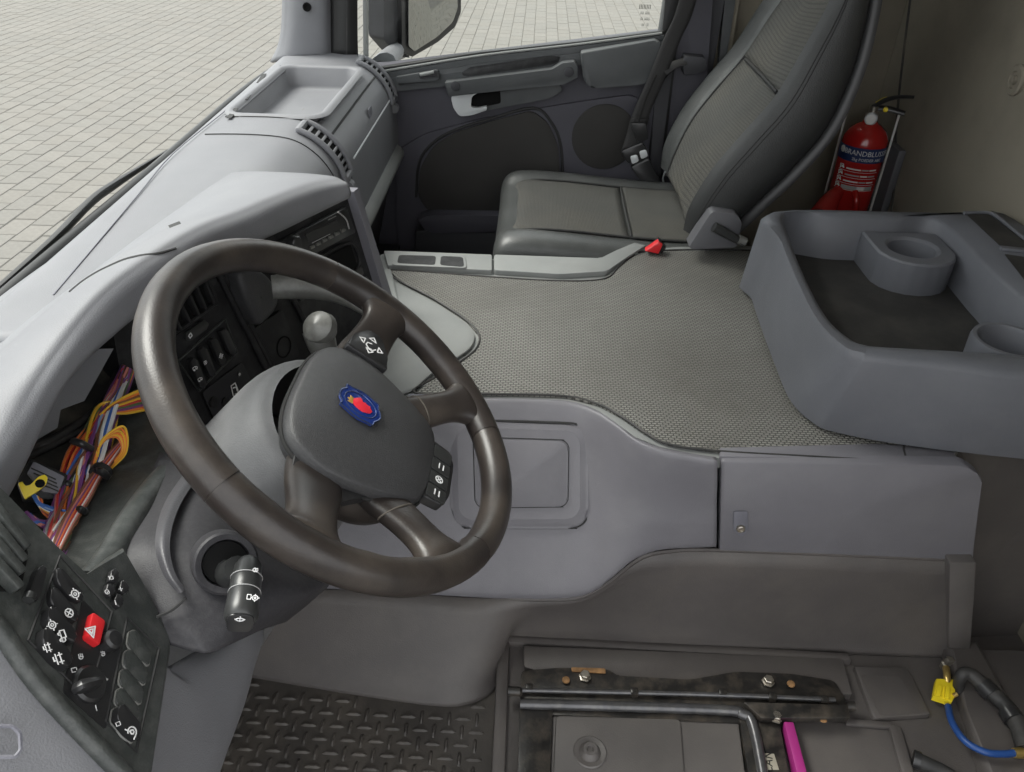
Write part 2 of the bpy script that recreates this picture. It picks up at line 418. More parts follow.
snap = lathe('trim_button', [(.030, 0), (.030, .006), (.026, .010), (.017, .010), (.015, .006), (.009, .006), (.008, .012), (.0, .013)], PX(1018, 80, XR), (-1, 0, 0), 'wall_trim', wr, 28)
cl = box('ceiling', (.2, 1.03, 1.80), (1.55, 2.25, .03), 'roof_lining', None, .01); tag(cl, 'pale felt roof lining of the cab', 'ceiling', kind='structure')
wp = thing('wall_passenger', (.8, 2.1, 0), 'dark lining of the rear corner beside the passenger door', 'wall', kind='structure')
box('corner_lining', (.675, 2.125, .86), (.59, .03, 1.85), 'wall_trim', wp, .004)
wl = box('wall_driver', (.86, -.06, .86), (.24, .03, 1.85), 'wall_trim', None, .004); tag(wl, 'beige lining of the rear corner beside the driver door', 'wall', kind='structure')

# windscreen
win = thing('window_1', (-.71, 1.0, .715), 'large curved windscreen with black rubber seal along the dashboard', 'window', kind='structure')
WB = [(-.58, -.12, .72), (-.67, .25, .722), (-.698, .67, .722), (-.706, 1.2, .722), (-.718, 1.75, .722), (-.70, 2.10, .722)]
WT = [(-.42, -.10, 1.79), (-.49, .25, 1.79), (-.52, .67, 1.79), (-.53, 1.2, 1.79), (-.52, 1.75, 1.79), (-.46, 2.08, 1.79)]
loft('windscreen_pane', [WB, WT], 'windscreen', win, 30, 4)
tube('rubber_seal', [V(p) + V((.004, 0, -.004)) for p in WB], .011, 'seal', win, 8, 40)
tube('wiper_arm', [(-.715, .60, .715), (-.718, .86, .722), (-.724, 1.0, .730), (-.726, 1.1, .726), (-.722, 1.3, .716)], [.006, .010, .011, .005], 'seal', win, 8, flat=.7)

# passenger A-pillar trim
pil = thing('trim_1', (-.68, 2.06, .74), 'grey plastic windscreen pillar trim rising from the far end of the dashboard', 'pillar', kind='structure')
def py3(lst, y): return [PY(u, v, y) for u, v in lst]
loft('pillar_cover', [py3([(270, 62), (279, 40), (282, 0), (281, -120), (278, -330)], 2.07), py3([(290, 58), (294, 40), (297, 0), (297, -120), (295, -330)], 2.03),
                      py3([(320, 56), (322, 40), (322, 0), (322, -120), (322, -330)], 2.04), py3([(334, 56), (333, 40), (332, 0), (332, -120), (332, -330)], 2.07)], 'dash', pil, 16, 12, t=.01, off=1)
loft('door_seal', [py3([(333, 58), (333, 0), (333, -330)], 2.072), py3([(345, 58), (345, 0), (345, -330)], 2.06), py3([(357, 58), (356, 0), (356, -330)], 2.075)], 'seal', pil, 8, 8, t=.01, off=1)
tube('seal_bead', py3([(347, 60), (347, 0), (347, -330)], 2.058), .007, 'rubber', pil, 8)
lathe('screw_hole', [(.011, 0), (.011, .004), (.007, .004), (.006, -.002), (0, -.002)], PY(307, 7, 2.028), (.1, -1, .1), 'dark_hole', pil, 16)

# ------------------------------------------------------------------ passenger door
door = thing('door_1', (0, YD, .1), 'grey passenger door with silver latch handle, pull bar and open view through its window', 'door', kind='structure')
def dq(lst, y=YD): return [PY(u, v, y) for u, v in lst]
NY = V((0, -1, 0))
mk('door_panel', [(-.62, YD, -.02), (.41, YD, -.02), (.41, YD, .83), (.34, YD, .822), (-.42, YD, .715), (-.62, YD, .70),
                  (-.62, YD + .07, -.02), (.41, YD + .07, -.02), (.41, YD + .07, .83), (.34, YD + .07, .822), (-.42, YD + .07, .715), (-.62, YD + .07, .70)],
   [(0, 1, 2, 3, 4, 5), (11, 10, 9, 8, 7, 6), (0, 6, 7, 1), (1, 7, 8, 2), (2, 8, 9, 3), (3, 9, 10, 4), (4, 10, 11, 5), (5, 11, 6, 0)], 'door_lilac', door, False)
# sill and upper band
prism('sill_strip', dq([(380, 72), (480, 56), (580, 45), (664, 34), (664, 42), (580, 54), (480, 66), (384, 84)], YD - .001), NY, .012, 'door_grey', door, .004)
prism('window_rubber', dq([(380, 66), (480, 51), (580, 40), (666, 29), (666, 36), (580, 47), (480, 59), (382, 75)], YD + .01), NY, .018, 'seal', door, .003)
tube('window_bead', dq([(384, 71), (480, 55.5), (580, 44), (662, 33)], YD - .012), .0035, 'tunnel_grey', door, 6)
band = prism('upper_band', rquad(dq([(384, 78), (480, 62), (577, 52), (664, 40), (664, 50), (577, 64), (450, 84), (396, 90)], YD - .001), .1), NY, .018, 'door_grey', door, .006)
pull = prism('pull_bar', rquad(dq([(446, 79), (464, 77), (552, 66), (562, 60), (574, 58.5), (577, 63), (577, 74), (563, 81), (450, 93)], YD - .015), .12), NY, .040, 'door_grey', door, .003)
prism('grip_slot', rquad(dq([(462, 72), (470, 67), (552, 55.5), (560, 56.5), (559, 61), (550, 65), (468, 76), (463, 75.5)], YD - .0195), .2), NY, .002, 'black_plastic', pull, .0005)
for (u, v) in ((455.5, 86), (569, 72)):
    lathe('screw_cap', [(.013, 0), (.013, .002), (.011, .003), (0, .003)], PY(u, v, YD - .055), NY, 'door_dark', pull, 18)
prism('handle_recess', rquad(dq([(452, 96), (520, 87), (560, 81), (562, 90), (548, 97), (480, 110), (462, 114), (453, 106)], YD - .002), .3), NY, .020, 'door_grey', door, .001)
prism('recess_hollow', rquad(dq([(468, 92), (500, 88), (501, 103), (478, 108), (470, 104)], YD - .021), .15), NY, .002, 'dark_hole', door, .001)
lh = prism('latch_handle', rquad(dq([(451, 95), (468, 92), (480, 91), (472, 95), (471, 106), (478, 107), (487, 105), (487, 109), (472, 114), (460, 115), (454, 107)], YD - .024), .3), NY, .014, 'silver', door, .004)
prism('lock_plate', rquad(dq([(396, 76), (438, 69), (440, 77), (436, 80), (398, 84)], YD - .02), .25), NY, .01, 'door_grey', door, .003)
prism('lock_slot', rquad(dq([(418, 73), (436, 70), (437, 76), (420, 79)], YD - .031), .2), NY, .002, 'door_dark', door, .001)
tube('lock_lever', dq([(420, 75), (428, 73.5), (434, 72)], YD - .034), .005, 'tunnel_grey', door, 8)
prism('padded_rest', rquad(dq([(580, 50), (655, 38), (661, 42), (661, 74), (640, 82), (592, 86), (583, 78)], YD - .019), [.1, .3, .3, .3, .3, .3, .3]), NY, .030, 'door_grey', door, .012, 3)
# lower door: speaker cover, round speaker, map pocket
prism('moulded_surround', rquad(dq([(397, 150), (425, 133), (480, 118), (560, 104), (600, 98), (632, 94), (645, 104), (650, 170), (660, 240), (400, 255), (396, 220)], YD - .002), .25), NY, .010, 'door_lilac', door, .004)
prism('cloth_panel', rquad(dq([(418, 195), (421, 165), (434, 145), (455, 132), (490, 121), (532, 110), (548, 122), (558, 145), (560, 180), (560, 215), (430, 212)], YD - .013), .3), NY, .010, 'door_cloth', door, .004)
tube('panel_groove', dq([(416, 197), (419, 163), (433, 143), (455, 130), (490, 119), (533, 108), (551, 122), (561, 147), (563, 190)], YD - .013), .004, 'seam', door, 6)
lathe('speaker_grille', [(.092, 0), (.092, .004), (.086, .007), (0, .009)], PY(604, 137, YD - .012), NY, 'door_cloth', door, 36)
prism('pocket_lip', rquad(dq([(418, 213), (432, 208), (510, 209), (560, 213), (560, 225), (430, 226)], YD - .01), .3), NY, .055, 'door_lilac', door, .012, 3)
prism('pocket_front', rquad(dq([(417, 224), (560, 222), (560, 262), (418, 262)], YD - .01), .1), NY, .05, 'door_dark', door, .006)
# door window
gl = mk('window_glass', [(-.62, YD + .035, .69), (.34, YD + .035, .82), (.36, YD + .015, 1.72), (-.50, YD + .015, 1.72)], [(0, 1, 2, 3)], 'side_glass', door, False)
for a, b in (((.345, YD + .03, .80), (.375, YD + .01, 1.74)), ((-.50, YD + .01, 1.74), (.375, YD + .01, 1.74))):
    beam('window_frame', a, b, .05, .06, (0, 1, 0), 'door_grey', door, .01)
beam('quarter_post', PY(366, 60, YD + .03), PY(364, -300, YD + .02), .012, .02, (0, 1, 0), 'tunnel_grey', door, .002)
wst = PY(645, 14, YD + .03)
for k, (du, ln, sz) in enumerate(((0, 'IIIIIIII', .016), (0, 'iiii iiiii', .011), (0, 'iii iiiiii', .011), (0, 'iii  II', .011))):
    text('glass_print', ln, PY(645, 7 + k * 6, YD + .032), (1, 0, 0), NY, sz, 'seal', door)
# B-pillar
bp = thing('trim_2', (.45, 2.08, .5), 'grey door pillar trim behind the seat belt', 'pillar', kind='structure')
def pyp(name, lst, y, t, m, bev=.006, r=.05): return prism(name, rquad(dq(lst, y), r), NY, t, m, bp, bev, below=.02)
pyp('pillar_cover', [(683, -200), (716, -200), (712, 0), (702, 130), (690, 170), (664, 170), (672, 120), (682, 0)], 2.06, .012, 'door_lilac')
pyp('pillar_rib', [(712, -200), (726, -200), (724, 0), (705, 110), (701, 110), (711, 0)], 2.065, .008, 'door_dark')
pyp('pillar_rib', [(726, -200), (738, -200), (735, 0), (722, 80), (716, 90), (724, 0)], 2.07, .008, 'door_grey')
pyp('pillar_edge', [(736, -200), (742, -200), (739, 0), (726, 80), (722, 80), (735, 0)], 2.075, .006, 'wall_trim')
pyp('door_gap', [(670, -60), (682, -60), (680, 20), (662, 175), (645, 180), (660, 60)], 2.05, .004, 'seal', .002)
pyp('lower_cover', [(655, 90), (672, 70), (662, 150), (660, 190), (648, 190)], 2.04, .006, 'door_dark', .003)
pyp('belt_guide', [(683, 53), (703, 55), (705, 60), (702, 69), (682, 73), (681, 60)], 2.04, .035, 'door_dark', .008, .2)

# ------------------------------------------------------------------ outside mirror
mir = thing('wing_mirror', PY(430, 30, 2.42), 'black outside mirror seen through the front of the passenger window', 'mirror')
mp = Plane(PY(430, 20, 2.42), (.52, .85, 0), (.85, -.52, -.10))
mq = [mp.px(u, v) for u, v in ((407, -160), (452, -160), (456, -20), (457, 8), (452, 22), (436, 37), (414, 51), (408, 46))]
mo = [mp.px(u, v, -.004) for u, v in ((400, -170), (457, -170), (461, -20), (461, 12), (455, 27), (438, 42), (412, 57), (402, 52))]
prism('mirror_housing', rquad(mo, .15), mp.n, .0, 'gloss_black', mir, .0, below=.07)
prism('mirror_glass', rquad(mq, .15), mp.n, .003, 'mirror_glass', mir, .001)
prism('inner_housing', rquad([mp.px(u, v, -.02) for u, v in ((381, -170), (401, -170), (404, 45), (410, 58), (398, 56), (384, 40))], .1), mp.n, .0, 'door_dark', mir, .0, below=.06)
tube('mirror_arm', [PY(404, 50, 2.44), PY(396, 52, 2.36), PY(388, 60, 2.22), PY(382, 68, 2.13)], [.03, .035, .045, .05], 'dash', mir, 12, flat=.7)

# ================================================================== FLOOR AREA
TZ = .455    # engine tunnel top
plat = thing('seat_platform', (.4, .36, -.01), 'moulded dark plastic base where the driver seat is missing', 'platform')
PLZ = .03
prism('platform_top', [PZ(503, 641, PLZ), V((.97, PZ(945, 656, PLZ).y + .02, PLZ)), V((.97, .02, PLZ)), V((-.045, .02, PLZ)), PZ(497, 760, PLZ)], (0, 0, 1), 0, 'floor_plastic', plat, .0, below=.042)
beam('raised_edge', PZ(504, 640, PLZ + .005), PZ(497, 800, PLZ + .005), .022, .018, (0, 0, 1), 'floor_plastic', plat, .006)
beam('raised_edge', PZ(505, 641, PLZ + .005), PZ(850, 660, PLZ + .005), .02, .022, (0, 0, 1), 'floor_plastic', plat, .008)
prism('raised_step', rquad([PZ(u, v, PLZ) for u, v in ((523, 651), (840, 664), (850, 700), (560, 685), (524, 672))], .06), (0, 0, 1), .016, 'floor_plastic', plat, .006)
prism('square_pad', rquad([PZ(u, v, PLZ) for u, v in ((852, 668), (906, 670), (930, 718), (872, 722))], .08), (0, 0, 1), .010, 'floor_plastic', plat, .005)
prism('square_hollow', rquad([PZ(u, v, PLZ + .0102) for u, v in ((860, 675), (900, 677), (920, 713), (880, 716))], .08), (0, 0, 1), .0006, 'floor_plastic', plat, .0)
beam('floor_rib', PZ(894, 726, PLZ + .004), PZ(915, 800, PLZ + .004), .02, .01, (0, 0, 1), 'floor_plastic', plat, .004)
beam('floor_rib', PZ(845, 722, PLZ + .004), PZ(892, 726, PLZ + .004), .012, .008, (0, 0, 1), 'floor_plastic', plat, .003)

fm = thing('floor_mat', (-.3, .35, -.01), 'worn dark rubber floor mat with tread pattern in the driver footwell', 'mat')
mo_ = [PZ(u, v, 0) for u, v in ((215, 672), (250, 677), (330, 691), (430, 706), (470, 704), (495, 688), (496, 740))] + [V((-.045, .05, 0)), V((-.60, .05, 0)), V((-.60, .62, 0))]
prism('mat_base', mo_, (0, 0, 1), 0, 'floor_mat', fm, below=.009)
tb = bmesh.new(); pit = .0235
def mat_top(x):   # far edge of the mat as a function of x
    e = [(p.x, p.y) for p in mo_[:6]]; 
    for (a, b), (c, d) in zip(e[:-1], e[1:]):
        if a <= x <= c: return b + (d - b) * (x - a) / (c - a)
    return .6
for i in range(24):
    for j in range(26):
        x = -.58 + i * pit; y = .05 + j * pit
        if x > -.06 or y > mat_top(x) - .012: continue
        hx, hy = ((.0135, .0032) if (i + j) % 2 else (.0032, .0125))
        vs = [tb.verts.new((x + a * hx, y + b * hy, 0)) for a, b in ((-1, -.5), (-.6, -1), (.6, -1), (1, -.5), (1, .5), (.6, 1), (-.6, 1), (-1, .5))]
        hs = [tb.verts.new((v.co.x * .45 + x * .55, v.co.y * .45 + y * .55, .0042)) for v in vs]
        tb.faces.new(hs)
        for q in range(8): tb.faces.new([vs[q], vs[(q + 1) % 8], hs[(q + 1) % 8], hs[q]])
tr = bm_obj('tread', tb, 'floor_mat', fm, True, 30); tr['kind'] = 'stuff'

# ------------------------------------------------------------------ engine tunnel
tun = thing('engine_tunnel', (.35, 1.07, 0), 'grey engine tunnel housing between the seats with moulded side and storage lids', 'engine cover')
top_px = [(255, 585, .70), (330, 588, .70), (400, 592, .70), (455, 596, .70), (475, 597, .70), (490, 597, .70), (505, 597, .70), (530, 597, .70), (575, 596, .705), (605, 583, .71), (640, 556, .72), (672, 549, .73), (716, 548, .735), (830, 552, .735), (945, 557, .735), (965, 558, .735)]
bot_px = [(200, 668, 0), (250, 676, 0), (330, 690, 0), (430, 705, 0), (465, 704, 0), (490, 692, .0), (500, 668, .012), (504, 641, PLZ), (540, 642, PLZ), (575, 643, PLZ), (640, 646, PLZ), (716, 649, PLZ), (830, 652, PLZ), (945, 656, PLZ), (965, 657, PLZ)]
tr_ = [PY(u, v, y) for u, v, y in top_px]; br_ = [PZ(u, v, z) for u, v, z in bot_px]
mid = []
for a, b in zip(tr_, br_):
    m_ = a.lerp(b, .8); m_.y += .006; mid.append(m_)
fr = [V((-.75, .70, .35))] ; frb = [V((-.75, .66, 0))]
loft('lower_liner', [[V((-.70, .74, .30))] + tr_, [V((-.70, .70, .06))] + mid, [V((-.70, .66, -.01))] + br_], 'floor_plastic', tun, 60, 10, t=.006, off=1)
tube('liner_rim', [p + V((0, -.003, -.002)) for p in tr_[2:]], .004, 'floor_plastic', tun, 6, 50)
# top cover
topo = [PZ(u, v, TZ) for u, v in ((383, 254), (490, 259), (560, 263), (602, 263), (618, 254), (636, 246), (750, 246))]
cov = topo + [V((.95, 1.46, TZ)), V((.95, .95, TZ)), V((.69, .79, TZ)), V((.66, .757, TZ)), PZ(716, 458, TZ), PZ(660, 447, TZ), PZ(635, 437, TZ), PZ(612, 420, TZ), PZ(590, 407, TZ), PZ(560, 400, TZ), PZ(500, 398, TZ), PZ(430, 398, TZ), V((-.38, .88, TZ)), V((-.38, 1.36, TZ))]
prism('top_cover', cov, (0, 0, 1), 0, 'tunnel_grey', tun, 0, below=.02)
box('tunnel_body', (.28, 1.10, .21), (1.30, .50, .42), 'floor_plastic', tun, .02)
# side panel
s0 = [(290, 398), (400, 398), (440, 398), (500, 398), (560, 400), (590, 407), (612, 420), (635, 437), (660, 447), (690, 453), (716, 457)]
s1 = [(290, 408), (400, 408), (440, 408), (500, 408), (565, 411), (594, 420), (612, 433), (634, 450), (658, 460), (690, 464), (716, 467)]
s3 = [(290, 585), (400, 592), (440, 594), (500, 597), (560, 597), (590, 592), (612, 577), (635, 559), (660, 550), (690, 548), (716, 547)]
yb = [.695, .695, .695, .695, .695, .70, .705, .715, .722, .728, .732]
r0 = [PZ(u, v, TZ + .002) for u, v in s0]
r3 = [PY(u, v, y) for (u, v), y in zip(s3, yb)]
r1 = [p.lerp(q, .04) + V((0, -.012, .0)) for p, q in zip(r0, r3)]
r2 = [p.lerp(q, .5) + V((0, -.006, 0)) for p, q in zip(r0, r3)]
r2b = [p.lerp(q, .75) + V((0, -.006, 0)) for p, q in zip(r0, r3)]
r4 = [p + V((0, .03, -.004)) for p in r3]
loft('side_panel', [r0, r1, r2, r2b, r3, r4], 'console', tun, 54, 30, t=.004)
# square lid in the side panel
pa = r1[2].lerp(r2b[2], .1); 
lpl = Plane(r2[3], (1, 0, 0), (r2[5] - r2[2]).cross(r1[3] - r2b[3]))
if lpl.n.y > 0: lpl = Plane(r2[3], (1, 0, 0), -lpl.n)
def lq(lst, h=0.0): return [lpl.px(u, v, h) for u, v in lst]
lid = prism('lid_frame', rquad(lq([(450, 420), (588, 425), (588, 527), (452, 527)], -.004), .2, 6), lpl.n, .011, 'console', tun, .005, below=.02)
prism('lid_recess', rquad(lq([(457, 427), (580, 431), (580, 519), (459, 520)], .0072), .18, 6), lpl.n, .0004, 'console', lid, 0)
tube('lid_groove', rquad(lq([(449, 419), (589, 424), (589, 528), (451, 528)], .002), .2, 6), .0022, 'seam', lid, 5, closed=True, res=90)
tube('lid_groove', rquad(lq([(473, 437), (569, 440), (568, 507), (475, 508)], .0076), .16, 6), .0009, 'seam', lid, 5, closed=True, res=90)
prism('lid_plate', rquad(lq([(474, 438), (568, 441), (567, 506), (476, 507)], .0074), .16, 6), lpl.n, .004, 'console', lid, .0015)
# storage box lid with turn catch
bx = prism('box_lid', rquad([PY(u, v, .742) for u, v in ((720, 456), (962, 461), (979, 472), (970, 556), (718, 549))], [.03, .2, .3, .03, .03]), NY, .012, 'console', tun, .005, below=.01)
prism('box_lid_top', [PZ(u, v, TZ) for u, v in ((719, 459), (960, 464), (950, 452), (880, 446), (719, 450))], (0, 0, 1), .006, 'console', tun, .003)
ct = prism('catch_plate', rquad([PY(u, v, .729) for u, v in ((733, 511), (748, 511), (748, 530), (741, 537), (733, 530))], .25), NY, .0015, 'dash_low', bx, .001)
lathe('catch_screw', [(.007, 0), (.007, .004), (.005, .005), (.004, .003), (0, .003)], PY(740.5, 528, .727), NY, 'steel', bx, 16)
# far edge strip and coin tray
prism('edge_strip', rquad([PZ(u, v, TZ) for u, v in ((384, 255), (492, 259), (492, 275), (388, 270))], .06), (0, 0, 1), .012, 'tunnel_grey', tun, .004)
prism('edge_strip', rquad([PZ(u, v, TZ) for u, v in ((494, 259), (600, 263), (616, 255), (634, 247), (645, 250), (626, 262), (606, 276), (560, 279), (494, 275))], .1), (0, 0, 1), .012, 'tunnel_grey', tun, .006)
cf = prism('coin_tray', rquad([PZ(u, v, TZ + .012) for u, v in ((394, 254), (465, 256), (467, 269), (392, 266))], .15), (0, 0, 1), .003, 'tunnel_grey', tun, .001)
prism('coin_slot', rquad([PZ(u, v, TZ + .0152) for u, v in ((399, 255), (436, 256), (435, 265), (397, 263))], .2), (0, 0, 1), .0004, 'black_plastic', cf, 0)  # both slots are flat plates; recess shade is put into the black
prism('coin_slot', rquad([PZ(u, v, TZ + .0152) for u, v in ((441, 256), (463, 257), (464, 267), (440, 265))], .2), (0, 0, 1), .0004, 'black_plastic', cf, 0)
# smooth tear-shaped cover at the front of the tunnel
tz = [(386, 269), (396, 283), (430, 301), (462, 322), (474, 335), (471, 348), (455, 360), (430, 376), (410, 392), (380, 392), (350, 360), (350, 300)]
tl0 = [PZ(u, v, TZ + .004) for u, v in tz]
cx_ = sum(tl0, V()) / len(tl0)
tl1 = [p.lerp(cx_, .06) + V((0, 0, .005)) for p in tl0]; tl2 = [p.lerp(cx_, .45) + V((-.01, 0, .014)) for p in tl0]; tl3 = [p.lerp(cx_, .96) + V((-.02, 0, .018)) for p in tl0]
loft('tear_cover', [tl0, tl1, tl2, tl3], 'tunnel_grey', tun, 48, 10, closed_u=True)
sw = prism('socket_plate', rquad([PZ(u, v, TZ) for u, v in ((408, 396), (440, 397), (437, 420), (408, 420))], .1), (0, 0, 1), .006, 'dash_low', tun, .002)
prism('socket_window', rquad([PZ(u, v, TZ + .006) for u, v in ((412, 401), (433, 402), (431, 416), (411, 416))], .1), (0, 0, 1), .001, 'gloss_black', sw, 0)
# rear closing panels of the tunnel
mk('rear_kick_panel', [(.76, .78, -.01), (.965, .80, -.01), (.965, .84, .47), (.68, .79, .46), (.76, .80, -.01), (.965, .84, -.01), (.965, .88, .47), (.68, .81, .46)],
   [(0, 1, 2, 3), (7, 6, 5, 4), (0, 4, 5, 1), (1, 5, 6, 2), (2, 6, 7, 3), (3, 7, 4, 0)], 'floor_plastic', tun, False)
prism('kick_edge', rquad([PY(u, v, .722) for u, v in ((947, 558), (974, 558), (967, 650), (946, 657))], .1), NY, .010, 'plate_grey', tun, .006, below=.02)

# rubber mat on the tunnel
rm = thing('tunnel_mat', (.3, 1.08, TZ), 'woven-pattern grey rubber mat covering the engine tunnel', 'mat')
ml = [(389, 270), (490, 277), (560, 281), (604, 279), (618, 268), (632, 257), (650, 251), (760, 251)]
mz = TZ + .005
mo2 = [PZ(u, v, mz) for u, v in ml] + [V((.80, 1.42, mz)), V((.80, .86, mz)), V((.62, .80, mz)), PZ(905, 458, mz), PZ(898, 461, mz), PZ(800, 456, mz), PZ(716, 451, mz), PZ(668, 444, mz), PZ(644, 432, mz), PZ(622, 417, mz), PZ(598, 404, mz), PZ(565, 396, mz), PZ(500, 394, mz), PZ(416, 393, mz)] + \
      [PZ(u, v, mz) for u, v in ((436, 377), (460, 362), (476, 349), (479, 335), (466, 320), (434, 299), (400, 281))]
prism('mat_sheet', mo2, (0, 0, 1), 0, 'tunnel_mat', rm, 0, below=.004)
tube('mat_border', [p + V((0, 0, .0002)) for p in mo2], .0022, 'rubber', rm, 6, 160, closed=True)

# ------------------------------------------------------------------ storage tray on the tunnel
ty = thing('storage_tray', (.68, 1.02, .46), 'deep grey-blue plastic storage tray with cup holders at the rear of the tunnel', 'storage tray')
TT = .635; TB = .468
def closeloop(lst, z, xr, y0, y1): return [PZ(u, v, z) for u, v in lst] + [V((xr, y0, z)), V((xr, (y0 + y1) / 2, z)), V((xr, y1, z)), V((xr - .09, y1, z)), V((xr - .2, y1, z))]
ob_ = closeloop([(748, 282), (752, 300), (762, 330), (775, 365), (790, 400), (812, 422), (835, 432), (905, 445), (1024, 459)], TB, .955, .735, 1.34)
ot = closeloop([(769, 216), (776, 243), (796, 293), (815, 327), (841, 354), (858, 361), (875, 364), (950, 372), (1024, 381)], TT - .012, .955, .735, 1.325)
ot2 = closeloop([(774, 212), (782, 243), (802, 291), (820, 323), (844, 346), (860, 352), (876, 354), (950, 361), (1024, 369)], TT, .95, .745, 1.315)
it2 = closeloop([(782, 213), (788, 243), (807, 289), (826, 321), (848, 340), (862, 346), (877, 348), (950, 353), (985, 356)], TT, .805, .80, 1.290)
it = closeloop([(786, 215), (791, 244), (810, 289), (829, 321), (851, 340), (864, 345), (879, 347), (950, 351), (983, 353)], TT - .008, .80, .808, 1.282)
ib = [V((p.x * .97 + .69 * .03, p.y * .965 + 1.05 * .035, .545)) for p in it]
NU = 72
def rs_(l): 
    return spline(l, NU, True)
loops = [ob_, ot, ot2, it2, it, ib]
# resample by matching control points (same count) so that corners stay aligned
rows_ = [rs_(l) for l in loops]
loft('tray_body', rows_, 'tray', ty, raw=True, closed_u=True, sharp=60)
tc_ = sum(rows_[5], V()) / len(rows_[5])
loft('tray_floor', [[V((p.x, p.y, .5455)) for p in rows_[5]], [V((p.x, p.y, .546)).lerp(V((tc_.x, tc_.y, .546)), .5) for p in rows_[5]], [V((p.x, p.y, .546)).lerp(V((tc_.x, tc_.y, .546)), .9999) for p in rows_[5]]], 'tray_floor', ty, raw=True, closed_u=True)
# D-shaped cup holder
cuc = PZ(924, 246, .615); 
hold = []
bx0, bx1, byb = .655, .80, 1.275
dd = [V((bx0, byb, 0)), V((bx0, 1.20, 0))] + [V(((bx0 + bx1) / 2 - math.cos(rad(a)) * .0725, 1.19 - math.sin(rad(a)) * .065, 0)) for a in range(10, 171, 20)] + [V((bx1, 1.20, 0)), V((bx1, byb, 0))]
def lvl(l, z): return [V((p.x, p.y, z)) for p in l]
cc = V(((bx0 + bx1) / 2, 1.205, 0))
dd = [a.lerp(b, t / 4) for a, b in zip(dd, dd[1:] + dd[:1]) for t in range(4)]
n_ = len(dd)
hole = [cc + V((-math.cos(2 * PI * (i + .5) / n_ - PI / 2 - .2) * .05, -math.sin(2 * PI * (i + .5) / n_ - PI / 2 - .2) * .05, 0)) for i in range(n_)]
# order hole points by angle to match the outline
def ang(p): return math.atan2(p.y - cc.y, p.x - cc.x)
dd_s = sorted(dd, key=ang); hole = [cc + (p - cc).normalized() * .050 for p in dd_s]; hole_i = [cc + (p - cc).normalized() * .044 for p in dd_s]
hb = loft('cup_holder', [lvl(dd_s, .545), lvl(dd_s, .605), lvl([p.lerp(cc, .04) for p in dd_s], .609), lvl(hole, .609), lvl(hole_i, .604), lvl(hole_i, .55), lvl([p.lerp(cc, .95) for p in hole_i], .55)], 'tray', ty, raw=True, closed_u=True, sharp=35)
# round cup ring in the near corner
ring = PZ(1008, 352, .605)
lathe('cup_ring', [(.052, -.055), (.054, -.004), (.052, .003), (.046, .003), (.043, -.003), (.041, -.05), (0, -.05)], (ring.x + .012, ring.y + .025, .61), (0, 0, 1), 'tray', ty, 32)
# shallow pockets in the right-hand rim
for a in (((966, 214), (988, 214), (1024, 240), (1024, 252), (1000, 246)), ((1004, 254), (1030, 258), (1060, 290), (1040, 300))):
    prism('rim_pocket', rquad([PZ(u, v, TT + .0008) for u, v in a], .12), (0, 0, 1), .0006, 'tray_floor', ty, 0)
tube('pocket_edge', [PZ(u, v, TT + .003) for u, v in ((964, 213), (989, 213), (1000, 219), (1026, 240))], .004, 'tray', ty, 6)
beam('pocket_bridge', PZ(1000, 248, TT + .003), PZ(1030, 251, TT + .003), .014, .006, (0, 0, 1), 'tray', ty, .002)

# ------------------------------------------------------------------ seat slide frame
sf = thing('seat_slide_frame', (.3, .55, PLZ), 'black metal seat slide frame bolted to the driver platform', 'seat frame')
fz = PLZ + .018
UP = V((0, 0, 1))
def zq(lst, z): return [PZ(u, v, z) for u, v in lst]
prism('rail_plate', rquad(zq([(521, 672), (560, 669), (608, 671), (618, 677), (690, 681), (735, 673), (790, 675), (834, 682), (848, 706), (846, 719), (745, 712), (720, 707), (520, 700)], fz), .15), UP, .004, 'frame_black', sf, .001, below=.012)
tube('release_rod', zq([(512, 690), (600, 692), (720, 695), (835, 700)], fz + .012), .0042, 'frame_shine', sf, 8)
lathe('rod_end', [(.008, 0), (.008, .02), (.005, .024), (0, .024)], PZ(508, 691, fz + .012), (1, 0, 0), 'frame_black', sf, 12)
for u, v in ((529, 689), (634, 693), (722, 694), (772, 698), (824, 701)):
    box('rod_clip', PZ(u, v, fz + .009), (.014, .012, .018), 'frame_black', sf, .003)
tube('frame_tube', zq([(520, 704), (600, 706), (720, 710), (742, 714), (753, 726), (766, 790)], fz + .004), .0085, 'frame_shine', sf, 10, 40)
prism('lock_rail', rquad(zq([(742, 706), (846, 709), (848, 722), (760, 722)], fz + .004), .1), UP, .012, 'frame_black', sf, .004)
lathe('rail_end', [(.008, 0), (.008, .014), (0, .015)], PZ(846, 706, fz + .008), (1, 0, .1), 'frame_black', sf, 12)
prism('frame_side', zq([(520, 702), (553, 703), (549, 800), (517, 800)], fz - .004), UP, .004, 'frame_black', sf, .001, below=.012)
prism('frame_side', zq([(738, 712), (778, 716), (792, 800), (752, 800)], fz - .004), UP, .004, 'frame_black', sf, .001, below=.012)
prism('frame_back', zq([(550, 703), (740, 710), (742, 724), (548, 716)], fz - .006), UP, .004, 'frame_black', sf, .001, below=.012)
for (u, v) in ((585, 677), (768, 682), (776, 718)):
    bo = lathe('bolt', [(.011, 0), (.011, .002), (.0085, .003), (.0085, .009), (.007, .010), (0, .010)], PZ(u, v, fz + .006), UP, 'steel', sf, 6)
for (u, v) in ((566, 680), (791, 684), (823, 719)):
    lathe('rivet', [(.007, 0), (.006, .002), (0, .003)], PZ(u, v, fz + .008), UP, 'rust', sf, 12)
prism('rust_patch', rquad(zq([(571, 668), (605, 669), (606, 674), (572, 672)], fz + .005), .3), UP, .002, 'rust', sf, 0)
